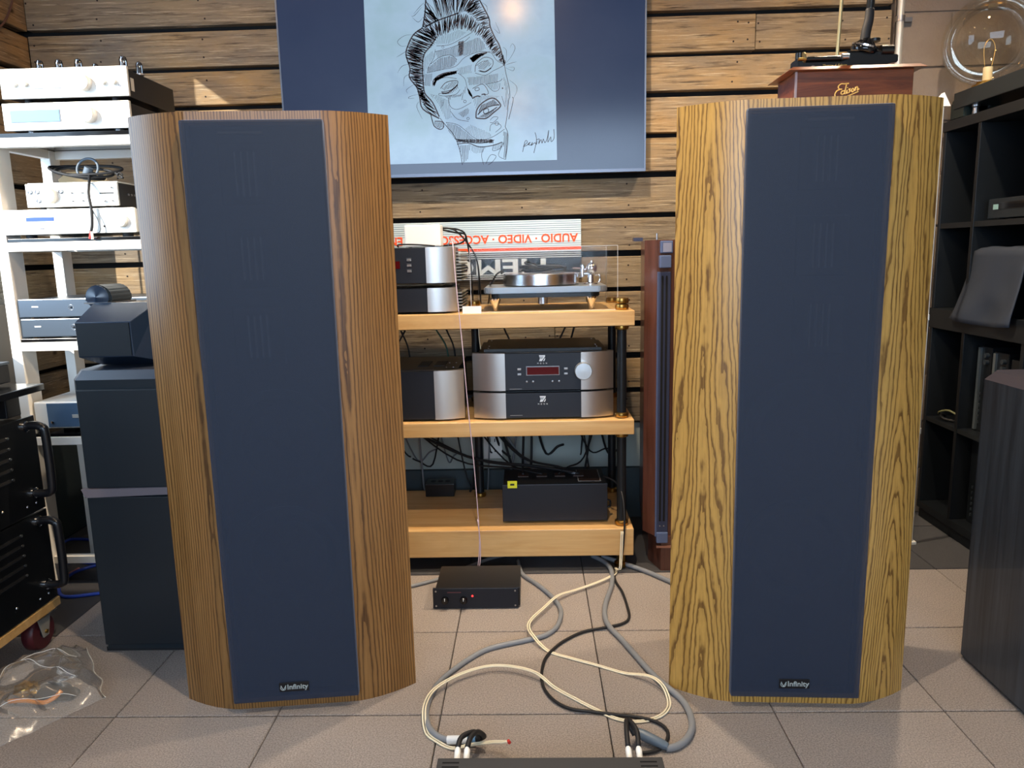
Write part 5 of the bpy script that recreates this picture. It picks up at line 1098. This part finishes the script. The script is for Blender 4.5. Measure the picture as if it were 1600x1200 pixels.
# on top of the bookcase
tb = thing('large_component', 'long flat black component on feet on top of the bookcase', 'component', (1.85, 2.6, 1.612))
box('case', 1.640, 2.02, 2.25, 3.06, 1.652, 1.712, mat('unit_dark', '22282B', .4), tb, bev=.003)
for x in (1.67, 1.98):
    for y in (2.30, 2.62, 2.96): lathe('foot', [(.012, 0), (.010, .03), (.014, .034), (.014, .040)], STEEL, tb, (x, y, 1.612), seg=16)
gp = thing('small_speaker', 'small rounded dark green speaker on the corner of the bookcase top', 'speaker', (1.70, 3.03, 1.612))
prism('shell', [(1.645, 1.613), (1.78, 1.613), (1.78, 1.68), (1.765, 1.70), (1.66, 1.70), (1.645, 1.68)], 2.99, 3.09, 'y', mat('green_black', '1C2624', .35), gp, bev=.006); lathe('cone', [(.028, 0), (.026, .003), (.01, -.004), (0, 0)], BLACKP, gp, (1.712, 2.99, 1.655), (0, -1, 0), 22)
gl = thing('globe_lamp', 'large clear glass globe lamp on the black component atop the bookcase', 'lamp', (1.70, 2.955, 1.712))
gr_ = .158; gc = (1.70, 2.955, 1.876)
prof = [(gr_*math.sin(a), -gr_*math.cos(a)) for a in [math.radians(12+i*(168/22)) for i in range(23)]]; prof[-1] = (0, gr_)
lathe('globe', prof, GLASSB, gl, gc, seg=48)
lathe('base', [(.05, 0), (.05, .008), (.034, .012), (.034, .02)], BRASS, gl, (gc[0], gc[1], 1.712), seg=28)
cyl('socket', (gc[0], gc[1], 1.732), .016, .05, mat('cream_socket', 'D8CBA8', .4), gl, seg=18)
tube('filament', [(gc[0]-.012, gc[1], 1.782), (gc[0]-.02, gc[1], 1.85), (gc[0], gc[1], 1.88), (gc[0]+.02, gc[1], 1.85), (gc[0]+.012, gc[1], 1.782)], .0012, mat('filament_wire', 'C9A86A', .4, .6), gl)
wp = thing('white_stand', 'slim white metal pole standing on the floor behind the golden speaker', 'stand', (1.458, 2.80, 0))
cyl('pole', (1.458, 2.80, .012), .010, 1.61, WHITEM, wp, seg=16); box('foot', 1.44, 1.476, 2.782, 2.818, 0, .012, WHITEM, wp, bev=.002)
for z in (.44, .87): cyl('joint', (1.458, 2.80, z), .0125, .02, WHITEP, wp, seg=16)
prism('pointed_cap', [(1.425, 1.622), (1.487, 1.622), (1.462, 1.668)], 2.79, 2.81, 'y', WHITEP, wp)

# ------------------------------------------------------------------ black ash tower at the right
ra = thing('ash_tower', 'black ash veneer tower speaker with a sloped-edge top near the bookcase', 'speaker', (1.34, 1.80, 0))
poly = [(1.187, 1.62), (1.205, 1.60), (1.49, 1.60), (1.50, 1.62), (1.50, 1.975), (1.49, 1.985), (1.205, 1.985), (1.187, 1.965)]
prism('cabinet', poly, .014, .795, 'z', ASH, ra)
bm = bmesh.new(); A = [bm.verts.new((x, y, .795)) for x, y in poly]; B = [bm.verts.new((1.3435+(x-1.3435)*.87, 1.7925+(y-1.7925)*.93, .818)) for x, y in poly]
bm.faces.new(B); bm.faces.new(A[::-1])
for i in range(8): bm.faces.new((A[i], A[(i+1) % 8], B[(i+1) % 8], B[i]))
frombm('top_panel', bm, mat('mauve_black_top', '3A3844', .45), ra); box('plinth', 1.20, 1.488, 1.615, 1.975, 0, .014, BLACKR, ra)
box('front_grille', 1.21, 1.48, 1.59, 1.5995, .05, .76, mat('grille_black'), ra, bev=.003)

# ------------------------------------------------------------------ amplifier at the front with plugs
fa = thing('front_amplifier', 'grey topped amplifier on the carpet with vent slots and phono plugs behind', 'amplifier', (.025, 1.30, 0))
FX0, FX1, FY0, FY1, FZ = -.2205, .266, 1.12, 1.461, .070
box('case', FX0, FX1, FY0, FY1, .012, FZ, DARKGREY, fa, bev=.002); box('facia', FX0-.004, FX1+.004, FY0-.012, FY0, .008, FZ+.002, ANOD, fa, bev=.002)
for x0, x1 in ((FX0+.012, FX0+.048), (FX1-.05, FX1-.014)):
    for k in range(9): box('vent_slot', x0, x1, FY1-.018-.0135*k, FY1-.0135-.0135*k, FZ-.0004, FZ+.0003, DARKGAP, fa)
for x in (FX0+.04, FX1-.04):
    for y in (FY0+.04, FY1-.04): cyl('foot', (x, y, 0), .014, .012, BLACKR, fa, seg=14)
PLUGX = (-.181, -.160, .198, .221)
for x in PLUGX: cyl('socket', (x, FY1, .050), .007, .010, BRASS, fa, (0, 1, 0), 16)

def floor_cable(name, label, pts, r, m_, extra=None, lift=None):
    P = [list(p) for p in pts]
    t = thing(name, label, 'cable', (P[0][0], P[0][1], 0)); tube('jacket', P, r, m_, t, seg=10, sub=6); return t
def plug(t, x):
    lathe('plug_barrel', [(.0055, 0), (.0068, .002), (.0068, .030), (.0052, .034), (.004, .038)], WHITEP, t, (x, FY1+.010, .050), (0, 1, .4), 18)
ga = floor_cable('interconnect', 'thick grey interconnect cable looping from behind the small black amplifier to white plugs', GREY_A[:-1]+[(-.214, 1.605, .010)], .0075, GREYC)
cyl('splitter_sleeve', (-.217, 1.604, .012), .010, .05, mat('pale_sleeve', 'D8DCE0', .35), ga, (1, -.12, .1), 18); cyl('splitter_band', (-.168, 1.598, .017), .0095, .02, mat('blue_band', '5A84A8', .35), ga, (1, -.12, .1), 18)
for x, e in ((-.181, 0), (-.160, .012)): tube('pigtail', [(-.150+e*.3, 1.595, .019), (-.140+e, 1.585, .034), (-.150+e*.8, 1.565, .060), (x+.006, 1.535, .068), (x, 1.503, .064)], .006, BLACKR, ga, seg=10); plug(ga, x)
gb = floor_cable('interconnect', 'thick grey interconnect cable curving past the golden speaker to a slate splitter', GREY_B, .0085, GREYC)
e = GREY_B[-1]; lathe('splitter_sleeve', [(.0085, 0), (.011, .01), (.013, .06), (.009, .085)], mat('slate_sleeve', '5A6876', .4), gb, (e[0]+.004, e[1], .012), (-1, .52, .22), 18)
for x, o in ((.198, 0), (.221, .006)): tube('pigtail', [(.225+o, 1.592, .030), (.212+o, 1.605, .050), (.206+o, 1.59, .070), (x+.002, 1.545, .074), (x, 1.503, .064)], .0058, BLACKR, gb, seg=10); plug(gb, x)
floor_cable('interconnect', 'thick grey cable running from behind the small amplifier towards the browner speaker', GREY_C, .0065, GREYC)
floor_cable('interconnect', 'thick grey cable running from under the rack behind the golden speaker', GREY_D, .0085, GREYC)
wt = thing('speaker_wire', 'cream twin wire looping widely across the carpet from the rack', 'cable', (WHITE[0][0], WHITE[0][1], 0))
for s in (-1, 1):
    P = []; n = len(WHITE)
    for i, p in enumerate(WHITE):
        a = Vector(WHITE[max(i-1, 0)]); b = Vector(WHITE[min(i+1, n-1)]); d = (b-a).normalized(); nrm = Vector((-d.y, d.x, 0))
        h = .0036 if not (4 < i < 10 or 13 < i < 16 or 23 < i < 32) else .0195
        if 1 < i < 5: h = .012
        if i > 34: h = .006+.012*(i-34)
        P.append(Vector((p[0], p[1], h))+nrm*.0033*s)
    if s > 0 or True: P = [Vector((.312+.003*s, 2.552, .16)), Vector((.308+.003*s, 2.55, .07)), Vector((.303+.003*s, 2.545, .02))]+P
    tube('conductor', P, .0023, WHITEC, wt, seg=8, sub=5)
cyl('red_tip', tuple(P[-1]-Vector((.002, 0, 0))), .004, .008, RED, wt, (.4, -1, 0), 12)
bkc = floor_cable('signal_wire', 'thin black cable snaking across the carpet from the rack post to the front amplifier', BLACK, .0042, BLACKR)
